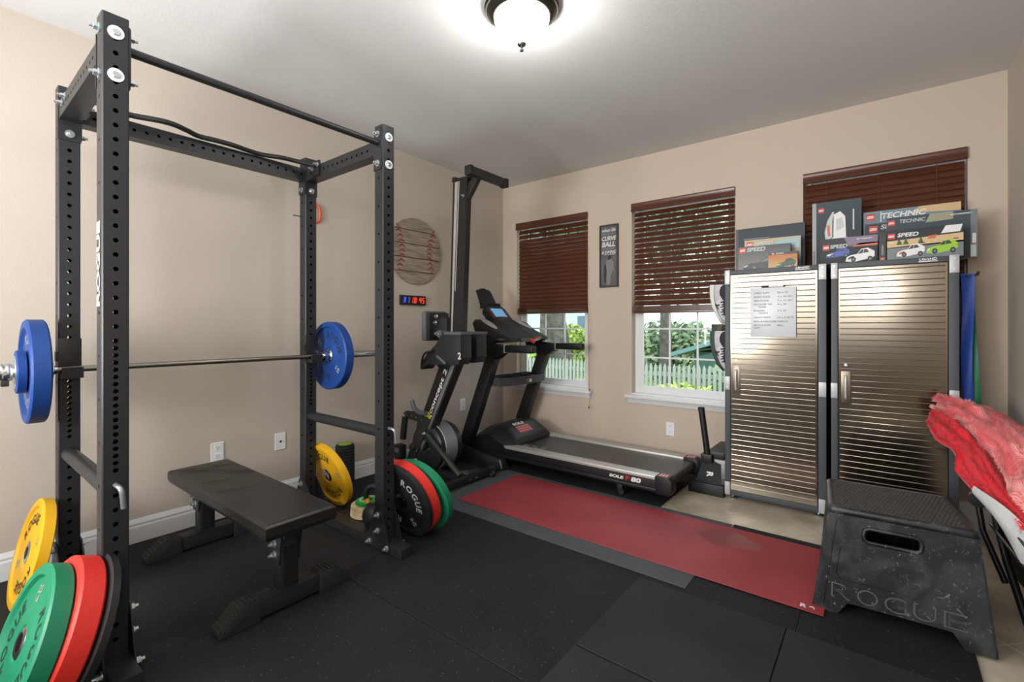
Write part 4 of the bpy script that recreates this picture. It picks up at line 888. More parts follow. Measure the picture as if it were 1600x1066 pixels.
toybox('toy_box', 3.335, 3.742, -.28, .06, .277, grad('f9', (66, 80, 88), (50, 60, 68), 0, .25), SIL, 'grey construction set box overhanging the right cabinet edge', d_tg)
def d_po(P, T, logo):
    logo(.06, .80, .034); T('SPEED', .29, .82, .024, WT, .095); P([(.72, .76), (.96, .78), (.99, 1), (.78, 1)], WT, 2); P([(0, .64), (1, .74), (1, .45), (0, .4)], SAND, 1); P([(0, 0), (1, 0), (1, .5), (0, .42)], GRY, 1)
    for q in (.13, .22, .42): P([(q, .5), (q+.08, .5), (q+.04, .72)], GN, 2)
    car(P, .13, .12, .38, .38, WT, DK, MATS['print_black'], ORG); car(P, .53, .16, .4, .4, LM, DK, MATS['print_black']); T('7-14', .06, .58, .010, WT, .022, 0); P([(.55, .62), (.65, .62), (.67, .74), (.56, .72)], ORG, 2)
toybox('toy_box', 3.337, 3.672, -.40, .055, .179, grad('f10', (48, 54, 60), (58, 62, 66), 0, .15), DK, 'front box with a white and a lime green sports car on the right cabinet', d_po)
def d_sl(P, T, logo): P([(.2, .02), (.8, .02), (.8, .12), (.2, .12)], ORG, 2); P([(.35, .2), (.65, .2), (.65, .55), (.35, .55)], GRY, 2)
toybox('toy_box', 3.299, 3.332, -.40, .05, .172, mat('print_black', (18, 18, 20), .4), DK, 'narrow black box standing between the two front car boxes', d_sl)

# ---------------------------------------------------------------- shoes hanging on the left cabinet side
def shoe(loc, upper, sole, accent, label, s=1.0, flip=1):
    # toe points down, sole towards -X (away from the cabinet); local: x out of cabinet, z up (heel high)
    t = thing('running_shoe', label, 'shoe', loc, 'shoes hanging on the side of the left cabinet')
    L = .29*s; n = 22
    def sec(z): # z 0 toe .. 1 heel -> (sole offset, top offset, half width)
        w_ = .028+.018*math.sin(math.pi*min(1, z*1.2)**.7)+(.0 if z < .8 else -.012*(z-.8)/.2)
        if z < .08: w_ *= (.35+.65*z/.08)
        top = .045+.075*min(1, max(0, (z-.1)/.5))**1.1
        return w_, top
    def bx(z): # how far the sole curves away from the cabinet
        return -.118+.085*(1-z)**2.4
    b = MB(); rings = []
    for i in range(n+1):
        z = i/n; w_, top = sec(z); x0 = bx(z); rr = []
        depth = min(top, -x0-.004)
        if i == 0: depth *= .4
        for k in range(16):
            a = 2*math.pi*k/16; rr.append(b.v((x0+.014+depth/2-depth/2*math.cos(a), w_*math.sin(a), z*L)))
        rings.append(rr)
    for A, B in zip(rings, rings[1:]):
        for k in range(16): b.face([A[k], A[(k+1) % 16], B[(k+1) % 16], B[k]], upper)
    b.face(rings[0], upper); b.face(rings[-1][::-1], upper); lpart(b, 'upper', t, smooth=70)
    b = MB(); rings = []
    for i in range(n+1):
        z = i/n; w_, _ = sec(z); w_ += .004; x0 = bx(z); th = .012+.012*z
        rings.append([b.v(p) for p in ((x0, -w_*.8, z*L), (x0, w_*.8, z*L), (x0+th, w_, z*L), (x0+th+.008, w_*.95, z*L), (x0+th+.008, -w_*.95, z*L), (x0+th, -w_, z*L))])
    for A, B in zip(rings, rings[1:]):
        for k in range(6): b.face([A[k], A[(k+1) % 6], B[(k+1) % 6], B[k]], sole)
    b.face(rings[0], sole); b.face(rings[-1][::-1], sole); lpart(b, 'sole', t, smooth=60)
    b = MB(); b.lathe([(0, 0), (.020, 0), (.030, -.01), (.032, .006), (.024, .014)], accent, (0, 0, 0), 'y', 20)
    for v in b.bm.verts: v.co = Vector((-.032+v.co.x*.75, v.co.y*1.2-.0, .76*L+v.co.z*1.25))
    # collar opening seen on both sides
    b.prism([(-.030, .64*L), (-.012, .57*L), (-.002, .60*L), (-.002, .99*L), (-.02, .985*L), (-.036, .93*L), (-.046, .83*L), (-.044, .73*L)], 'y', -.042, .042, accent, .005)
    lpart(b, 'collar', t)
    b = MB()
    for k in range(5):
        z = (.30+.06*k)*L; b.tube([(-.010-.004*k, -.036, z), (-.004-.003*k, 0, z+.008), (-.010-.004*k, .036, z)], .0032, accent, 8)
    for k in range(6):
        z = (.24+.062*k)*L
        for sy in (-1, 1): b.tube([(-.003, sy*.02, z), (-.012, sy*.041, z+.004*(k % 2)), (-.030-.006*(k % 2), sy*.0445, z-.004)], .0042, accent, 8)
    b.prism([(-.012, .20*L), (-.002, .22*L), (-.002, .56*L), (-.02, .54*L), (-.016, .40*L), (-.022, .33*L)], 'y', -.043, .043, accent, .003)
    for sy in (-1, 1):
        yq = sy*.0435; b.prism([(-.075, .50*L), (-.055, .36*L), (-.048, .37*L), (-.06, .44*L), (-.042, .47*L), (-.044, .50*L), (-.062, .475*L), (-.068, .51*L)], 'y', min(yq, yq+sy*.002), max(yq, yq+sy*.002), accent)
    lpart(b, 'laces', t)
    return t
SW = mat('shoe_white', (206, 206, 210), .6, c2=(176, 178, 184), nscale=30); SM = mat('shoe_sole', (214, 214, 212), .6); SD = mat('shoe_dark', (30, 30, 34), .7); SG = mat('shoe_sole_dark', (58, 66, 68), .7); SO = mat('shoe_olive', (96, 88, 72), .8)
shoe((2.424, -.36, 1.238), SW, SM, SD, 'upper white running shoe with black laces hanging toe down on the cabinet side')
shoe((2.424, -.36, .895), SW, SG, SD, 'lower white running shoe with dark sole hanging toe down on the cabinet side')
s3 = shoe((2.405, -.25, .96), SO, SG, SD, 'olive brown shoe hanging behind the lower white shoe', .95)

# ---------------------------------------------------------------- resistance bands on the right side
hk = thing('band_hook', 'black hook on the right side of the right cabinet', 'hook', (3.655, -.29, 1.49))
b = MB(); b.box(3.6505, 3.655, -.31, -.27, 1.47, 1.56, BLACKP); b.tube(spline([(3.654, -.29, 1.508), (3.70, -.29, 1.508), (3.735, -.29, 1.512), (3.745, -.29, 1.532)], 5), .007, BLACKP, 10); b.cyl((3.70, -.335, 1.5095), (3.70, -.24, 1.5095), .0068, BLACKP, 12); part(b, 'prong', hk)
def band(x0a, x1a, x0b, x1b, y, col, label, zb=.55, tw=0):
    m = mat('band_%d_%d_%d' % col, col, .5); b = MB()
    def fn(u, v):
        z = lerp(1.518, zb, u); xa = lerp(x0a, x0b, u)+tw*math.sin(u*9)*.01; xb = lerp(x1a, x1b, u)+tw*math.sin(u*7+1)*.01
        return Vector((lerp(xa, xb, v), y+.012*math.sin(u*5+v*2), z))
    b.grid(fn, 40, 6, m); b.grid(lambda u, v: fn(u, v)+Vector((.004*u, .018+.01*math.sin(u*3), 0)), 40, 6, m)
    b.box(x0a, x1a, y, y+.018, 1.516, 1.520, m)
    o = b.build('resistance_band', smooth=70); sd = o.modifiers.new('thick', 'SOLIDIFY'); sd.thickness = .003; sd.offset = 0
    tag(o, label, 'exercise band', 'resistance bands on the cabinet hook')
band(3.667, 3.722, 3.684, 3.720, -.315, (34, 78, 180), 'blue resistance band hanging in front of the green one', tw=.6)
band(3.672, 3.720, 3.725, 3.768, -.285, (24, 112, 78), 'green resistance band hanging behind the blue one')
band(3.660, 3.690, 3.660, 3.700, -.262, (70, 40, 90), 'purple resistance band closest to the cabinet side')

# ================================================================ PLYO BOX
pb = thing('plyo_box', 'black moulded plastic plyometric box with a handle slot and scuffs', 'plyo box', (3.36, -1.36, 0))
def scuffed():
    m = bpy.data.materials.new('scuffed_plastic'); m.use_nodes = True; nt = m.node_tree; b_ = nt.nodes['Principled BSDF']; b_.inputs['Roughness'].default_value = .42
    tc = nt.nodes.new('ShaderNodeTexCoord'); n = nt.nodes.new('ShaderNodeTexNoise'); n.inputs['Scale'].default_value = 6; n.inputs['Detail'].default_value = 9; n.inputs['Distortion'].default_value = 1.8
    n2 = nt.nodes.new('ShaderNodeTexNoise'); n2.inputs['Scale'].default_value = 34; n2.inputs['Detail'].default_value = 6; n2.inputs['Distortion'].default_value = 2.5
    r = nt.nodes.new('ShaderNodeValToRGB'); r.color_ramp.elements[0].position = .45; r.color_ramp.elements[0].color = rgb((22, 24, 27)); r.color_ramp.elements[1].position = .75; r.color_ramp.elements[1].color = rgb((56, 61, 66))
    r2 = nt.nodes.new('ShaderNodeValToRGB'); r2.color_ramp.elements[0].position = .62; r2.color_ramp.elements[0].color = (0, 0, 0, 1); r2.color_ramp.elements[1].position = .74; r2.color_ramp.elements[1].color = (.55, .55, .55, 1)
    mx = nt.nodes.new('ShaderNodeMix'); mx.data_type = 'RGBA'; mx.inputs['B'].default_value = rgb((150, 156, 160))
    nt.links.new(tc.outputs['Object'], n.inputs['Vector']); nt.links.new(tc.outputs['Object'], n2.inputs['Vector']); nt.links.new(n.outputs['Fac'], r.inputs[0]); nt.links.new(n2.outputs['Fac'], r2.inputs[0])
    nt.links.new(r.outputs[0], mx.inputs['A']); nt.links.new(r2.outputs[0], mx.inputs['Factor']); nt.links.new(mx.outputs['Result'], b_.inputs['Base Color']); return m
SC = scuffed(); SCT = mat('plyo_top', (52, 52, 52), .6, bump=.2, bscale=300)
ZP = .442; b = MB()
# corner columns: bottom and top outlines
BT = dict(l0=(3.078, -1.615), r0=(3.642, -1.585), r1=(3.615, -1.06), l1=(3.064, -1.085)); TP = dict(l0=(3.134, -1.575), r0=(3.598, -1.545), r1=(3.55, -1.12), l1=(3.096, -1.145))
def side(pa, pb_, qa, qb, handle=False):
    # face from bottom pa..pb_ to top qa..qb, with an arched cut at the bottom and an optional slot
    def S(u, v, d=0):
        p = Vector((*pa, 0)).lerp(Vector((*pb_, 0)), u).lerp(Vector((*qa, ZP-.03)).lerp(Vector((*qb, ZP-.03)), u), v)
        n_ = (Vector((*pb_, 0))-Vector((*pa, 0))).cross(Vector((0, 0, 1))).normalized(); return p+n_*d
    cols = [0, .07, .15, .22, .24, .27, .40, .5, .58, .64, .70, .78, .85, .93, 1]; rows = [0, .06, .13, .2, .35, .5, .65, .78, .90, 1]
    V = {}
    def gv(i, j):
        if (i, j) not in V:
            u, v = cols[i], rows[j]; 
            if v < .14 and i in (2, 12): u += (.055 if i == 2 else -.055)*v/.13
            V[(i, j)] = b.v(S(u, v))
        return V[(i, j)]
    for i in range(len(cols)-1):
        for j in range(len(rows)-1):
            um, vm = (cols[i]+cols[i+1])/2, (rows[j]+rows[j+1])/2
            if .15 < um < .85 and vm < .13: continue
            if handle and .27 < um < .64 and .78 < vm < .90: continue
            b.face([gv(i, j), gv(i+1, j), gv(i+1, j+1), gv(i, j+1)], SC)
    return S
S_ = side(BT['l0'], BT['r0'], TP['l0'], TP['r0'], True); side(BT['r0'], BT['r1'], TP['r0'], TP['r1']); side(BT['r1'], BT['l1'], TP['r1'], TP['l1'], True); side(BT['l1'], BT['l0'], TP['l1'], TP['l0'])
o = part(b, 'shell', pb, smooth=50); sd = o.modifiers.new('thick', 'SOLIDIFY'); sd.thickness = .012; sd.offset = 0
b = MB()
def sc(P_, k): # scale outline about its centre
    cx_ = sum(p[0] for p in P_)/4; cy_ = sum(p[1] for p in P_)/4; return [(cx_+(p[0]-cx_)*k, cy_+(p[1]-cy_)*k) for p in P_]
Tq = [TP['l0'], TP['r0'], TP['r1'], TP['l1']]
lay = [(1.0, ZP-.031), (1.035, ZP-.028), (1.045, ZP-.018), (1.035, ZP-.006), (1.0, ZP), (.955, ZP), (.95, ZP-.003)]
def rounded(P_, k, z, r=.03):
    q = sc(P_, k); out_ = []
    for i in range(4):
        p0, p1, p2 = Vector(q[i-1]), Vector(q[i]), Vector(q[(i+1) % 4]); a = (p0-p1).normalized(); c = (p2-p1).normalized()
        for t in range(6):
            tt = t/5; A = p1+a*r*(1-tt); Cc = p1+c*r*tt; out_.append((*A.lerp(Cc, tt), z) if False else (*(p1+a*r*(1-tt)**2+c*r*tt**2), z))
    return out_
rings = [[b.v(p) for p in rounded(Tq, k, z)] for k, z in lay]; n = len(rings[0])
for A, B in zip(rings, rings[1:]):
    for i in range(n): b.face([A[i], A[(i+1) % n], B[(i+1) % n], B[i]], SC)
b.face(rings[-1], SCT)
lid = part(b, 'lid', pb, smooth=60)
b = MB()
for i in range(30):
    for j in range(17):
        u, v = .05+.9*(i+.5*(j % 2))/30, .06+.88*j/16
        if u > .95: continue
        p = Vector(TP['l0']).lerp(Vector(TP['r0']), u).lerp(Vector(TP['l1']).lerp(Vector(TP['r1']), u), v); s_ = .0045
        b.hexa([(p.x-s_, p.y-s_, ZP-.0032), (p.x+s_, p.y-s_, ZP-.0032), (p.x+s_, p.y+s_, ZP-.0032), (p.x-s_, p.y+s_, ZP-.0032)], [(p.x-s_*.5, p.y-s_*.5, ZP), (p.x+s_*.5, p.y-s_*.5, ZP), (p.x+s_*.5, p.y+s_*.5, ZP), (p.x-s_*.5, p.y+s_*.5, ZP)], SCT)
b.build('tread_studs', lid, origin=POR[pb.name])
b = MB(); up = (S_(.5, 1)-S_(.5, 0)).normalized(); rt = (S_(1, .3)-S_(0, .3)).normalized()
emb = mat('embossed', (80, 85, 89), .4)
for k, ch in enumerate('ROGUE'):
    p0 = S_(.155+.165*k, .235, .0085)
    b.text(ch, .060, emb, p0, rt, up, -.0, .001, width=.068)
    b.text(ch, .050, SC, p0, rt, up, -.02, .0016, width=.058)
# raised panel outline and the rim around the slot
def loop(pts, r, m, n=8): b.tube([S_(u, v, .007) for u, v in pts], r, m, n)
loop([(.24, .70), (.13, .70), (.11, .66), (.11, .40), (.14, .355), (.80, .355), (.83, .38), (.83, .42)], .0022, SC)
loop([(.262, .83), (.270, .79), (.30, .772), (.61, .772), (.64, .79), (.648, .84), (.64, .89), (.61, .908), (.30, .908), (.270, .89), (.262, .83)], .008, SC, 10)
loop([(.055, .05), (.055, .95)], .003, SC)
part(b, 'front_relief', pb, smooth=50)

# ================================================================ SLED (push pole frame) beside the cabinet
sl = thing('weight_sled', 'black steel push sled with an upright pole between treadmill and cabinet', 'sled', (2.3, -.3, 0))
b = MB(); b.box(2.175, 2.424, -.468, -.408, -.011, .07, BLACK, .004); b.cyl((2.39, -.469, .025), (2.39, -.467, .025), .006, DARKHOLE, 12); part(b, 'base_tube', sl)
b = MB(); b.box(2.20, 2.27, -.41, -.04, -.011, .05, BLACK, .004); part(b, 'skid', sl)
b = MB(); b.prism([(2.225, .07), (2.40, .07), (2.40, .22), (2.35, .235), (2.275, .235)], 'y', -.445, -.437, BLACK); part(b, 'gusset_plate', sl)
b = MB(); b.text('R', .045, WHITEP, (2.325, -.4455, .135), (0, 0, -1), (1, 0, 0), .04); part(b, 'lettering', sl)
b = MB(); b.box(2.268, 2.345, -.48, -.40, .225, .285, BLACK, .004); part(b, 'pole_socket', sl)
b = MB(); b.box(2.30, 2.422, -.44, -.05, .25, .30, BLACK, .004); part(b, 'side_rail', sl)
b = MB(); b.cyl((2.305, -.44, .285), (2.262, -.44, .615), .022, BLACK, 24); b.lathe([(0, .008), (.018, .006), (.0235, .0), (.0235, -.02)], BLACKP, (2.262, -.44, .615), n=20); part(b, 'push_pole', sl)
# ================================================================ ROWING MACHINE STANDING ON ITS FRONT
rw = thing('rowing_machine', 'black rowing machine stored upright in the corner with its rail pointing up', 'rowing machine', (.5, -1.38, 0))
RF = mat('rower_frame', (36, 36, 33), .45); WP = mat('decal_white', (214, 214, 208), .5)
b = MB(); b.prism([(.045, .004), (.155, .004), (.66, .985), (.53, .985)], 'y', -1.412, -1.345, BLACK, .004); bo = part(b, 'main_beam', rw)
b = MB(); d = Vector((.505, 0, .981)).normalized(); up = Vector((-d.z, 0, d.x)); b.text('concept 2', .05, WP, Vector((.478, -1.4135, .685)), d, up, .02, width=.42, shear=.15)
for a in (-1, 1): b.tube([Vector((.352, -1.4145, .455))+up*.035*a, Vector((.372, -1.4145, .475)), Vector((.392, -1.4145, .495))-up*.035*a], .010, mat('logo_yellow', (206, 204, 60), .5), 6)
b.build('lettering', bo, origin=POR[rw.name], smooth=180)
b = MB(); b.prism([(.157, .004), (.192, .004), (.715, .985), (.672, .985)], 'y', -1.424, -1.335, ALU, .003); b.prism([(.193, .004), (.208, .004), (.733, .985), (.716, .985)], 'y', -1.42, -1.34, BLACK); part(b, 'chain_rail', rw)
b = MB()
b.prism([(.588, 1.0), (.735, 1.0), (.795, 2.372), (.642, 2.372)], 'y', -1.405, -1.352, BLACK)
for q in (-1.4056, -1.3514): b.prism([(.612, 1.02), (.625, 1.02), (.694, 2.36), (.662, 2.36)], 'y', min(q, q+.0)-.0004, q+.0004, SILVER); b.prism([(.66, 1.5), (.668, 1.5), (.712, 2.36), (.700, 2.36)], 'y', q-.0004, q+.0004, SILVER)
part(b, 'monorail', rw)
b = MB(); b.box(.635, .672, -1.412, -1.345, 2.362, 2.40, BLACK, .003); b.box(.66, .93, -1.40, -1.36, 2.372, 2.388, BLACK); b.prism([(.75, 2.20), (.79, 2.20), (.90, 2.345), (.90, 2.375), (.86, 2.375), (.71, 2.25)], 'y', -1.40, -1.36, BLACK, .002); b.bolt((.76, -1.41, 2.235), (0, -1, 0), .008); part(b, 'rear_leg_bracket', rw)
b = MB(); b.box(.895, .945, -1.50, -1.13, 2.345, 2.405, RF, .004); b.box(.890, .952, -1.13, -1.085, 2.338, 2.408, BLACKP, .006); b.box(.890, .952, -1.535, -1.50, 2.338, 2.408, BLACKP, .006); part(b, 'rear_foot', rw)
b = MB(); b.box(.368, .418, -1.50, -1.25, 1.10, 1.345, mat('seat_grey', (84, 88, 92), .6), .022); st = part(b, 'seat', rw)
b = MB(); b.box(.416, .45, -1.485, -1.265, 1.115, 1.33, BLACKP, .01); b.box(.45, .60, -1.44, -1.32, 1.15, 1.29, BLACKP, .01)
for z, y in ((1.30, -1.45), (1.16, -1.45), (1.25, -1.46)): b.bolt((.50, y, z), (0, -1, 0), .012, CHROME)
b.build('seat_carriage', st, origin=POR[rw.name])
fo = [(.722, 1.166), (.862, 1.166), (.866, .985), (.842, .932), (.727, .924), (.60, .918), (.519, .926), (.46, .90), (.436, .874), (.436, .935), (.50, 1.01), (.60, 1.083), (.645, 1.15)]
for y0, y1, dx in ((-1.55, -1.43, 0), (-1.325, -1.205, -.045)):
    b = MB(); b.prism([(x+dx, z) for x, z in fo], 'y', y0, y1, BLACKP, .006); b.box(.69+dx, .87+dx, y0-.004, y1+.004, 1.155, 1.178, GREYP, .005); ft_ = part(b, 'footplate', rw)
    b = MB(); b.tube(spline([(.58+dx, y0-.012, 1.03), (.50+dx, y0-.02, 1.01), (.45+dx, y0-.01, .95), (.42+dx, y0+.01, .88)], 5), .009, BLACKP, 8); b.tube([(.62+dx, y0-.006, .99), (.72+dx, y0-.01, .935)], .012, GREYP, 8); b.build('foot_strap', ft_, origin=POR[rw.name])
b = MB(); b.text('2', .05, WP, (.855, -1.5512, 1.0), (1, 0, 0), (0, 0, 1), .02); part(b, 'number_mark', rw)
b = MB(); b.cyl((.58, -1.50, 1.16), (.58, -1.25, 1.16), .03, GREYP, 20); b.cyl((.58, -1.506, 1.16), (.58, -1.50, 1.16), .014, CHROME, 14); part(b, 'hinge_roller', rw)
# flywheel housing
b = MB(); b.lathe([(0, -1.265), (.05, -1.265), (.06, -1.24), (.165, -1.235), (.195, -1.225), (.205, -1.20), (.205, -1.11), (.19, -1.09), (0, -1.085)][0:1]+[(.06, -1.43), (.16, -1.425), (.185, -1.41), (.192, -1.385), (.192, -1.20), (.18, -1.17), (.08, -1.16), (0, -1.16)], mat('flywheel_black', (30, 31, 34), .4), (.335, 0, .212), 'y', 56); fwl = part(b, 'flywheel_housing', rw)
b = MB(); b.lathe([(.1935, -1.375), (.2, -1.37), (.2, -1.245), (.1935, -1.24)], mat('perforated_silver', (150, 154, 160), .35, .7, bump=.6, bscale=500), (.335, 0, .212), 'y', 56); b.build('perforated_band', fwl, origin=POR[rw.name])
b = MB(); b.box(.20, .235, -1.4345, -1.428, .05, .10, WP); b.box(.175, .20, -1.4345, -1.428, .02, .05, ALU); part(b, 'sticker', rw)
# lower body frame
b = MB(); b.prism([(.060, .468), (.10, .492), (.20, .496), (.40, .452), (.34, .33), (.235, .15), (.165, .03), (.06, .006), (.14, .14), (.215, .28), (.245, .42), (.11, .43)], 'y', -1.436, -1.413, RF, .002); b.prism([(.062, .44), (.112, .44), (.08, .24), (.03, .24)], 'y', -1.45, -1.42, BLACKP, .003)
for x, z in ((.10, .465), (.17, .46), (.23, .452), (.30, .44), (.24, .17), (.13, .03)): b.cyl((x, -1.440, z), (x, -1.436, z), .005, ZINC, 8)
part(b, 'lower_frame', rw)
b = MB(); b.lathe([(0, -1.47), (.026, -1.465), (.032, -1.45), (.032, -1.437)], RF, (.195, 0, .20), 'y', 20); part(b, 'adjuster_knob', rw)
b = MB(); b.box(.012, .10, -1.50, -1.43, .08, .205, BLACKP, .012); b.box(.03, .08, -1.5025, -1.4995, .14, .18, ALU); part(b, 'performance_monitor', rw)
b = MB(); b.tube(spline([(.40, -1.47, .51), (.32, -1.47, .505), (.255, -1.47, .53), (.215, -1.47, .595)], 5), .019, GREYP, 14); part(b, 'pull_handle', rw)
b = MB(); b.tube([(.385, -1.45, .335), (.76, -1.45, .065)], .024, RF, 14); b.bolt((.38, -1.475, .345), (0, -1, 0), .01); part(b, 'front_strut', rw)
b = MB(); b.box(.19, .79, -1.43, -1.36, .006, .045, BLACK, .003); part(b, 'floor_rail', rw)
b = MB(); b.box(.79, .84, -1.72, -1.10, .028, .072, BLACK, .004)
for y in (-1.70, -1.125): b.box(.784, .846, y-.025, y+.025, .022, .078, BLACKP, .006)
for y in (-1.42, -1.35): b.box(.84, .844, y-.012, y+.012, .04, .05, CHROME)
fb = part(b, 'front_foot', rw)
for y in (-1.69, -1.17):
    b = MB(); b.cyl((.845, y-.015, .026), (.845, y+.015, .026), .0255, BLACKP, 18); b.cyl((.845, y-.018, .026), (.845, y+.018, .026), .008, ZINC, 10); b.build('caster_wheel', fb, origin=POR[rw.name])
b = MB(); b.prism([(.60, -1.30), (.785, -1.34), (.785, -1.12), (.66, -1.14)], 'z', .020, .034, mat('foil_silver', (196, 196, 190), .18, .9, bump=1.0, bscale=45), .002); part(b, 'steel_foot_tray', rw)

# ================================================================ TREADMILL
td = thing('treadmill', 'black treadmill with silver side rails and a console facing into the room', 'treadmill', (1.2, -.56, 0))
TB = mat('treadmill_black', (20, 20, 22), .45, spec=.35); TF = mat('treadmill_frame', (25, 25, 27), .42); LB = mat('label_red', (150, 44, 44), .5); BELT = mat('belt', (30, 30, 31), .3, bump=.25, bscale=500)
for yn in (-.985, -.235):
    b = MB(); b.prism([(.05, .004), (.82, .004), (.80, .05), (.775, .092), (.30, .128), (.24, .16), (.08, .168)], 'y', yn, yn+.07, TF, .004); b.prism([(.79, .015), (.80, .015), (.778, .085), (.768, .085)], 'y', yn-.0015, yn, SILVER); part(b, 'base_leg', td)
b = MB(); b.box(.07, .15, -.915, -.235, .01, .10, TF, .004); part(b, 'base_crossbar', td)
b = MB(); b.box(.45, 2.19, -.895, -.84, .075, .165, TB, .006); b.box(.45, 2.19, -.28, -.225, .075, .165, TB, .006); b.box(.50, 2.10, -.905, -.84, .088, .104, TF, .004); b.box(.60, 2.15, -.84, -.28, .11, .160, TB); part(b, 'deck_frame', td)
b = MB(); n = 14; pr_ = [(.74, .176), (2.14, .176)]+[(2.15+.035*math.sin(a*math.pi/12), .141+.035*math.cos(a*math.pi/12)) for a in range(13)]+[(.74, .106)]; b.prism(pr_, 'y', -.80, -.32, BELT); bl = part(b, 'running_belt', td)
b = MB(); b.text('SOLE', .075, mat('belt_print', (140, 140, 138), .6), (.95, -.74, .1765), (1, 0, 0), (0, 1, 0), .02, width=.24); b.build('lettering', bl, origin=POR[td.name], smooth=180)
for y0, y1 in ((-.905, -.805), (-.315, -.215)):
    b = MB(); b.box(.74, 2.09, y0, y1, .165, .190, SILVER, .005); part(b, 'side_rail', td)
    b = MB(); b.prism([(2.09, .07), (2.19, .07), (2.205, .10), (2.205, .17), (2.18, .192), (2.09, .192)], 'y', y0, y1, TB, .005); rc_ = part(b, 'rear_end_cap', td)
    b = MB(); b.box(2.10, 2.175, y0+.012, y1-.012, .1925, .1932, LB)
    for k in range(3): b.box(2.11+.02*k, 2.122+.02*k, y0+.022, y1-.022, .1933, .1936, mat('label_pale', (214, 190, 186), .5))
    b.build('warning_label', rc_, origin=POR[td.name])
b = MB(); b.text('SOLE', .022, WP, (1.80, -.8962, .132), (1, 0, 0), (0, 0, 1), .05, width=.11, shear=.2); b.text('F', .034, LB, (1.885, -.8962, .134), (1, 0, 0), (0, 0, 1), .06, width=.03, shear=.2); b.text('80', .034, WP, (1.95, -.8962, .134), (1, 0, 0), (0, 0, 1), .06, width=.075, shear=.2); part(b, 'lettering', td, smooth=180)
for y in (-.87, -.25):
    b = MB(); b.box(1.80, 1.84, y-.02, y+.02, .03, .076, TF, .003); b.cyl((1.83, y-.014, .024), (1.83, y+.014, .024), .022, BLACKP, 16); part(b, 'deck_wheel', td)
# hood
HP = [(.36, .10), (.37, .20), (.42, .27), (.50, .315), (.60, .335), (.66, .325), (.80, .235), (.83, .195), (.83, .16)]
def hood(u, v):
    k = u*(len(HP)-1); i = min(int(k), len(HP)-2); t = k-i; x = lerp(HP[i][0], HP[i+1][0], t); z = lerp(HP[i][1], HP[i+1][1], t); e = min(v, 1-v)*2
    f = 1-.36*(1-min(1, e/.45))**2
    return (x-(.06*(1-min(1, e/.3))**2 if x > .6 else 0), lerp(-.905, -.215, v), .12+(z-.12)*f)
b = MB(); Gd = b.grid(hood, 32, 30, TB); b.face([r_[0] for r_ in Gd], TB); b.face([r_[-1] for r_ in Gd], TB); hd = part(b, 'motor_hood', td, smooth=40)
b = MB(); dn = Vector((.14, 0, -.09)).normalized(); nn = Vector((.09, 0, .14)).normalized()
def HPt(s_, y, o=.002): return Vector((.66, 0, .325))+dn*s_+nn*o+Vector((0, y, 0))
b.text('SOLE', .03, WP, HPt(.012, -.60, .003), (0, 1, 0), -dn, .05, width=.16)
b.poly([HPt(.038, -.68), HPt(.038, -.48), HPt(.125, -.48), HPt(.125, -.68)], LB)
for i in range(5):
    for j in range(3): b.poly([HPt(.045+.026*j, -.67+.037*i, .0026), HPt(.045+.026*j, -.645+.037*i, .0026), HPt(.060+.026*j, -.645+.037*i, .0026), HPt(.060+.026*j, -.67+.037*i, .0026)], mat('label_pink', (196, 120, 116), .5))
b.build('warning_label', hd, origin=POR[td.name], smooth=180)
# uprights with handlebars
for y0, y1, dx in ((-.975, -.895, 0), (-.235, -.155, .03)):
    b = MB(); b.prism([(.275+dx, .15), (.395+dx, .15), (.715+dx, .955), (.60+dx, .955)], 'y', y0, y1, TF, .008); part(b, 'upright', td)
    b = MB(); b.prism([(.60+dx, .94), (.715+dx, .935), (.80+dx, .990), (.80+dx, 1.058), (.56+dx, 1.075), (.50+dx, 1.11), (.47+dx, 1.09), (.56+dx, 1.0)], 'y', y0-.004, y1+.004, TB, .008); part(b, 'handle_bracket', td)
    b = MB(); ym = (y0+y1)/2; b.box(.80+dx, 1.10+dx, y0+.006, y1-.006, .997, 1.062, TB, .02); b.box(.803+dx, .812+dx, y0+.002, y1-.002, .993, 1.066, SILVER, .003); part(b, 'handlebar', td)
# accessory tray
b = MB()
def trayp(z, k): return [(.50, -.895, z), (.50, -.235, z), (.72, -.235, z), (.76+.03*k, -.40, z), (.775+.04*k, -.56, z), (.76+.03*k, -.72, z), (.70, -.895, z)]
A = [b.v(p) for p in trayp(.69, -.4)]; B = [b.v(p) for p in trayp(.765, .4)]; n = len(A); b.face(A, GREYP)
for i in range(n): b.face([A[i], A[(i+1) % n], B[(i+1) % n], B[i]], mat('tray_grey', (58, 59, 62), .5))
Ci = [(lerp(.62, x, .86), lerp(-.56, y, .9), z) for x, y, z in trayp(.765, .4)]; Cv = [b.v(p) for p in Ci]; Dv = [b.v((x, y, .725)) for x, y, z in Ci]
for i in range(n): b.face([B[i], B[(i+1) % n], Cv[(i+1) % n], Cv[i]], TB); b.face([Cv[i], Cv[(i+1) % n], Dv[(i+1) % n], Dv[i]], TB)
b.face(Dv, TB); b.box(.58, .60, -.87, -.26, .725, .768, TB); b.box(.60, .74, -.63, -.615, .725, .764, TB); b.box(.60, .74, -.46, -.445, .725, .764, TB)
tr_ = part(b, 'accessory_tray', td, smooth=30)
b = MB(); b.text('80', .03, WP, (.797, -.575, .728), (0, 1, 0), (0, 0, 1), .04); b.text('F', .03, mat('tray_grey2', (110, 110, 112), .5), (.797, -.62, .728), (0, 1, 0), (0, 0, 1), .04); b.build('lettering', tr_, origin=POR[td.name], smooth=180)
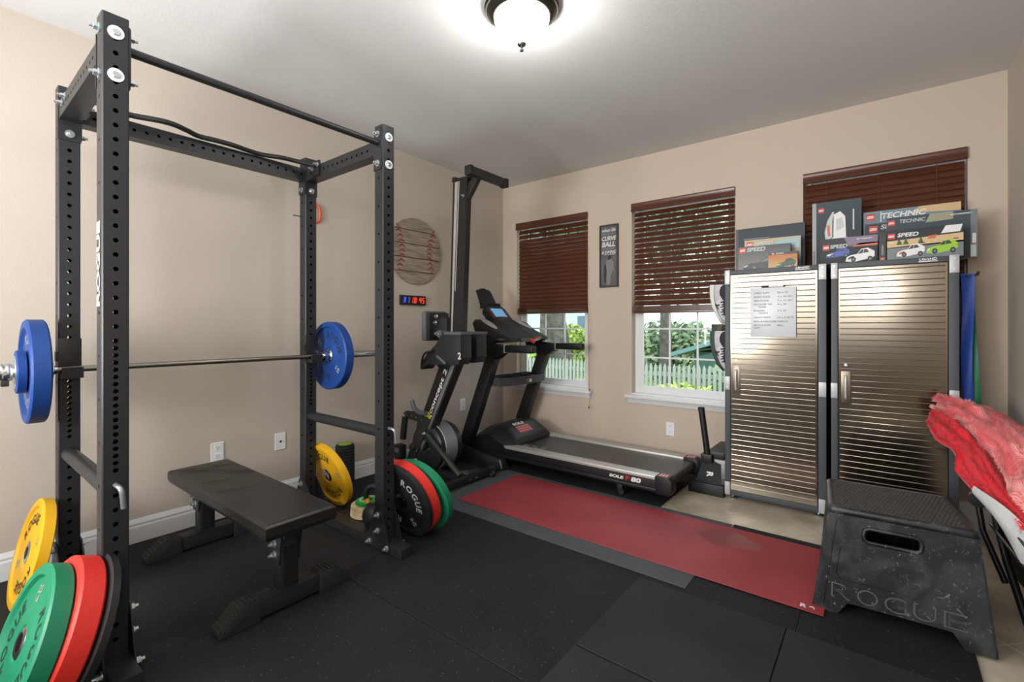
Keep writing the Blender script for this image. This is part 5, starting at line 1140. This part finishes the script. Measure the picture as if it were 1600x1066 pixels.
# console
b = MB(); secs = []
for k in range(25):
    v = k/24; y = lerp(-.935, -.185, v); e = min(v, 1-v)*2; ed = (1-min(1, e/.22))**2; hm = math.exp(-((v-.5)/.2)**4)
    sh = .05*ed; top = 1.285+.045*hm-.03*ed
    pts = [(.56, 1.075+sh*.3), (.45, 1.13+sh*.3), (.375+sh, 1.215), (.365+sh, top-.02), (.385+sh, top), (.42+sh, top-.002), (.63-sh*.4, 1.18+.015*hm-.03*ed), (.74-sh, 1.135-.02*ed), (.775-sh*1.5, 1.115-.01*ed), (.775-sh*1.5, 1.095), (.70-sh, 1.075)]
    secs.append([b.v((x, y, z)) for x, z in pts])
for A, B in zip(secs, secs[1:]):
    for i in range(len(A)): b.face([A[i], A[(i+1) % len(A)], B[(i+1) % len(A)], B[i]], TB)
b.face(secs[0], TB); b.face(secs[-1], TB); cs = part(b, 'console', td, smooth=45)
dn = Vector((.080, 0, -.086)).normalized(); nn = Vector((.086, 0, .080)).normalized()
b = MB(); o_ = Vector((.335, 0, 1.425))
def CP(s_, y, o=0): return o_+dn*s_+nn*o+Vector((0, y, 0))
hw = [(-.70, .30), (-.70, .05), (-.66, 0), (-.46, 0), (-.42, .05), (-.42, .30)]
A = [b.v(CP(s_, y, 0)) for y, s_ in hw]; B = [b.v(CP(s_, y, -.07)) for y, s_ in hw]; b.face(A, TB); b.face(B[::-1], TB)
for i in range(6): b.face([A[i], A[(i+1) % 6], B[(i+1) % 6], B[i]], TB)
b.build('screen_housing', cs, origin=POR[td.name])
b = MB(); b.poly([CP(.045, -.665, .0015), CP(.045, -.455, .0015), CP(.165, -.455, .0015), CP(.165, -.665, .0015)], LB); b.poly([CP(.048, -.645, .003), CP(.048, -.475, .003), CP(.158, -.475, .003), CP(.158, -.645, .003)], mat('screen_blue', (96, 156, 196), .3, emit=.55)); b.build('screen', cs, origin=POR[td.name])
b = MB()
b.poly([CP(.185, -.67, .0015), CP(.185, -.45, .0015), CP(.228, -.45, .0015), CP(.228, -.67, .0015)], mat('btn_frame', (150, 152, 156), .4)); b.poly([CP(.189, -.666, .002), CP(.189, -.454, .002), CP(.224, -.454, .002), CP(.224, -.666, .002)], TB)
for i in range(5): b.cyl(CP(.207, -.64+.042*i, .001), CP(.207, -.64+.042*i, .006), .012, GREYP, 14)
for i in range(6): b.poly([CP(.24, -.66+.036*i, .002), CP(.24, -.64+.036*i, .002), CP(.252, -.64+.036*i, .002), CP(.252, -.66+.036*i, .002)], LB)
b.text('SOLE', .014, WP, CP(.272, -.56, .003), (0, 1, 0), -dn, .02, width=.07); b.build('control_buttons', cs, origin=POR[td.name], smooth=180)
SPK = mat('speaker_silver', (196, 198, 202), .35, .5)
for y0, y1, s_ in ((-.90, -.73, 1), (-.39, -.22, -1)):
    b = MB(); A = []
    for k in range(18):
        a = 2*math.pi*k/18; yy = (y0+y1)/2+.055*math.cos(a)*1.0; t = .10+.12*math.sin(a)-.03*math.cos(a)*s_; A.append(b.v(Vector((.40, yy, 1.284))+Vector((.235, 0, -.115)).normalized()*t+Vector((.115, 0, .235)).normalized()*.012))
    b.face(A, SPK); b.build('speaker', cs, origin=POR[td.name])
b = MB(); b.box(.70, .80, -.69, -.43, 1.085, 1.112, GREYP, .01); b.cyl((.80, -.57, 1.10), (.835, -.57, 1.075), .016, mat('key_red', (196, 40, 34), .4), 16); b.box(.79, .81, -.50, -.42, 1.10, 1.125, MATS['key_red'], .004); b.cyl((.825, -.56, 1.09), (.855, -.50, 1.115), .011, CHROME, 12); b.build('safety_key', cs, origin=POR[td.name])
b = MB()
A = [(-.675, 1.43), (-.445, 1.43), (-.445, 1.45), (-.465, 1.56), (-.49, 1.585), (-.53, 1.585), (-.54, 1.595), (-.59, 1.595), (-.60, 1.585), (-.64, 1.58), (-.665, 1.57), (-.67, 1.45)]
f_ = [b.v((.285-(z-1.43)*.45, y, z)) for y, z in A]; k_ = [b.v((.262-(z-1.43)*.45, y, z)) for y, z in A]; b.face(f_, TB); b.face(k_[::-1], TB)
for i in range(len(A)): b.face([f_[i], f_[(i+1) % len(A)], k_[(i+1) % len(A)], k_[i]], TB)
b.box(.25, .345, -.66, -.46, 1.39, 1.445, TB, .006); tbh = b.build('tablet_holder', cs, origin=POR[td.name])
b = MB(); b.cyl((.46, -.935, 1.05), (.52, -.935, 1.16), .012, TF, 10); b.cyl((.52, -.185, 1.05), (.52, -.2, 1.16), .012, TF, 10)
b.prism([(.50, 1.00), (.66, 1.00), (.66, 1.10), (.46, 1.14)], 'y', -.93, -.885, TB, .006); b.prism([(.50, 1.00), (.68, 1.00), (.68, 1.10), (.46, 1.14)], 'y', -.235, -.19, TB, .006); part(b, 'console_mount', td)

# ================================================================ FOLDED LOUNGE CHAIR WITH BLANKETS AT THE RIGHT WALL
fc = thing('folding_lounge_chair', 'black folded tubular lounge chair leaning by the right wall under red blankets', 'chair', (3.75, -1.6, 0))
def CR(px, py, t):   # a point at distance t in front of the photographer, along a view direction
    Fv = Vector((-math.sin(YAW), math.cos(YAW), 0)); Rv = Vector((math.cos(YAW), math.sin(YAW), 0))
    return CAM+t*(Fv+(px-800)/731*Rv-(py-510)/731*Vector((0, 0, 1)))
FRM = mat('chair_tube', (22, 22, 24), .35); CORD = mat('chair_cord', (44, 42, 38), .4)
p = lambda *a: Vector(a)
# frame loop of the seat plane, leaning against the wall
A0, A1 = p(3.705, -.95, .45), p(3.85, -2.3, .42); B0, B1 = p(3.74, -.98, .10), p(3.875, -2.3, .12)
b = MB(); b.tube(spline([A0, A0.lerp(A1, .5), A1], 4), .013, FRM, 12); part(b, 'upper_rail', fc)
b = MB(); b.tube(spline([p(3.70, -1.05, .33), p(3.75, -1.6, .31), p(3.82, -2.3, .31)], 4), .011, FRM, 12); part(b, 'lower_rail', fc)
for (P0, P1) in ((p(3.70, -1.0, .45), p(3.765, -1.42, .014)), (p(3.83, -2.2, .43), p(3.86, -1.75, .014))):
    b = MB(); b.tube([P0, P0.lerp(P1, .5)+Vector((-.01, 0, 0)), P1], .0135, FRM, 12); b.cyl(P1-Vector((0, 0, .020)), P1+Vector((0, 0, .02)), .018, BLACKP, 12); part(b, 'leg', fc)
b = MB(); b.tube([p(3.655, -.97, .47), p(3.668, -1.07, .30), p(3.72, -1.2, .14)], .012, FRM, 10); b.cyl((3.66, -1.0, .425), (3.66, -1.03, .425), .035, BLACKP, 18); part(b, 'folding_hinge', fc)
for k in range(6):
    b = MB(); s = .028*k; b.tube(spline([p(3.70+s*.45, -.955, .45-s*.35), p(3.72+s*.5, -1.35, .41-s*1.1), p(3.765+s*.45, -1.75, .36-s*1.2), p(3.81+s*.4, -2.25, .30-s)], 5), .0045, CORD, 6); part(b, 'elastic_cord', fc)

b = MB(); b.grid(lambda u, v: Vector((lerp(lerp(3.712, 3.856, u), lerp(3.78, 3.885, u), v)-.0, lerp(-.96, -2.3, u), lerp(lerp(.445, .415, u), lerp(.10, .12, u), v)+0*v)), 12, 8, mat('sling_black', (14, 14, 15), .8)); sg_ = part(b, 'sling', fc, smooth=80); sg_.modifiers.new('thick', 'SOLIDIFY').thickness = .004
def blanket(name, top, front, m, m2, label, fur, th=.03, nfur=14000, furlen=.022, wav=.012, cat='blanket'):
    T = spline(top, 10); Fq = spline(front, 10); b = MB()
    def ev(S, u): k = u*(len(S)-1); i = min(int(k), len(S)-2); return S[i].lerp(S[i+1], k-i)
    def base(u, v):
        a, c = ev(T, u), ev(Fq, u); q = a.lerp(c, v); q.z += .045*math.sin(math.pi*min(1, v*1.0))*(1-.3*u)
        q += Vector((0, 0, wav*noise.noise(Vector((u*5, v*6, 3.1)))*2+wav*.6*noise.noise(Vector((u*16, v*12, 7)))))
        return q
    nu, nv = 70, 44
    Gt = b.grid(base, nu, nv, m); Gb = b.grid(lambda u, v: base(u, v)-Vector((-.012*(1-v), 0, th*(.3+.7*math.sin(math.pi*min(1, max(0, v)))))), nu, nv, m)
    for i in range(nu): b.face([Gt[i][0], Gt[i+1][0], Gb[i+1][0], Gb[i][0]], m); b.face([Gt[i][nv], Gt[i+1][nv], Gb[i+1][nv], Gb[i][nv]], m)
    for j in range(nv): b.face([Gt[0][j], Gt[0][j+1], Gb[0][j+1], Gb[0][j]], m); b.face([Gt[nu][j], Gt[nu][j+1], Gb[nu][j+1], Gb[nu][j]], m)
    t = b.build(name, smooth=80); tag(t, label, cat)
    b = MB(); rg = random.Random(5)
    for _ in range(nfur):
        u, v = rg.random(), rg.random()
        if rg.random() < .12: v = rg.choice((0, 1))
        if rg.random() < .04: u = 0
        q = base(u, v)+Vector((0, 0, -.003)); du = (base(min(1, u+.01), v)-base(max(0, u-.01), v)).normalized(); dv = (base(u, min(1, v+.01))-base(u, max(0, v-.01))).normalized(); nn_ = du.cross(dv)
        if nn_.z < 0: nn_ = -nn_
        ang = noise.noise(Vector((u*6, v*5, 1.7)))*3
        lay = dv*math.cos(ang)+du*math.sin(ang); tip = q+(nn_*fur[0]+lay*fur[1]+Vector((rg.uniform(-.3, .3), rg.uniform(-.3, .3), rg.uniform(-.2, .2))))*furlen
        sd = (tip-q).cross(nn_).normalized()*.0016
        b.poly([q-sd, q+sd, tip], m2 if noise.noise(Vector((u*7+v*3, v*9, .3)))+rg.uniform(-.2, .2) > .0 else m)
    b.build('fur_pile', t, origin=t.location, smooth=180)['kind'] = 'stuff'
    return t
PK = mat('fur_pink', (238, 104, 112), .9, sheen=.4); PK2 = mat('fur_pale_pink', (252, 186, 182), .9, sheen=.4); RDF = mat('fur_red', (226, 34, 52), .9, sheen=.3); RDF2 = mat('fur_red2', (236, 56, 68), .9, sheen=.3); WHF = mat('white_fleece', (196, 198, 200), .95, bump=.6, bscale=120)
blanket('throw_blanket', [CR(1470, 628, 2.62), CR(1525, 636, 2.6), CR(1562, 648, 2.5), CR(1595, 664, 2.42), CR(1625, 682, 2.1), CR(1660, 705, 1.85)],
        [CR(1462, 640, 2.50), CR(1490, 656, 2.40), CR(1522, 680, 2.25), CR(1552, 712, 2.10), CR(1578, 760, 1.98), CR(1600, 812, 1.86)], PK, PK2, 'fluffy pink and red streaked fur throw lying on top of the blanket pile', (.35, .9), th=.035, nfur=16000, furlen=.03)
blanket('fleece_blanket', [CR(1460, 653, 2.45), CR(1506, 668, 2.37), CR(1544, 697, 2.24), CR(1572, 732, 2.11), CR(1600, 792, 1.95), CR(1636, 846, 1.76)],
        [CR(1449, 660, 2.40), CR(1464, 684, 2.34), CR(1492, 706, 2.24), CR(1496, 736, 2.16), CR(1530, 772, 2.02), CR(1600, 832, 1.80)], RDF, RDF2, 'plain bright red fleece blanket folded under the streaked throw', (.9, .5), th=.055, nfur=22000, furlen=.014, wav=.010)
b = MB(); b.poly([CR(1461, 647, 2.42), CR(1470, 648, 2.41), CR(1471, 654, 2.40), CR(1465, 656, 2.40)], WHITEP)
lt_ = [o for o in bpy.data.objects if o.name.startswith('fleece_blanket')][0]
b.build('care_tag', lt_, origin=lt_.location)
T = [CR(1525, 762, 2.04), CR(1560, 785, 1.92), CR(1600, 820, 1.82), CR(1640, 870, 1.7)]; Bt = [CR(1532, 775, 2.03), CR(1562, 812, 1.91), CR(1585, 850, 1.83), CR(1625, 925, 1.7)]
b = MB(); Ts, Bs = spline(T, 8), spline(Bt, 8)
b.grid(lambda u, v: Ts[int(u*24)].lerp(Bs[int(u*24)], v)+Vector((-.0, 0, 0))+Vector((-.01*math.sin(math.pi*v), -.01*math.sin(math.pi*v), 0)), 24, 8, WHF)
o = b.build('white_blanket', smooth=80); sd = o.modifiers.new('thick', 'SOLIDIFY'); sd.thickness = .012; tag(o, 'edge of a white fleece blanket hanging below the red blanket', 'blanket')
# coiled cable between cabinet and chair
b = MB(); cc = mat('cable_pale', (120, 124, 122), .5)
for k in range(5): b.tube(spline([p(3.668+.004*k, -.72-.02*k, .62-.012*k), p(3.68, -.82-.02*k, .53-.01*k), p(3.70, -.90-.02*k, .42-.01*k), p(3.715, -.95-.015*k, .33)], 4), .003, cc, 6)
tag(b.build('cable_bundle'), 'bundle of pale thin cables hanging behind the plyo box by the cabinet', 'cable')
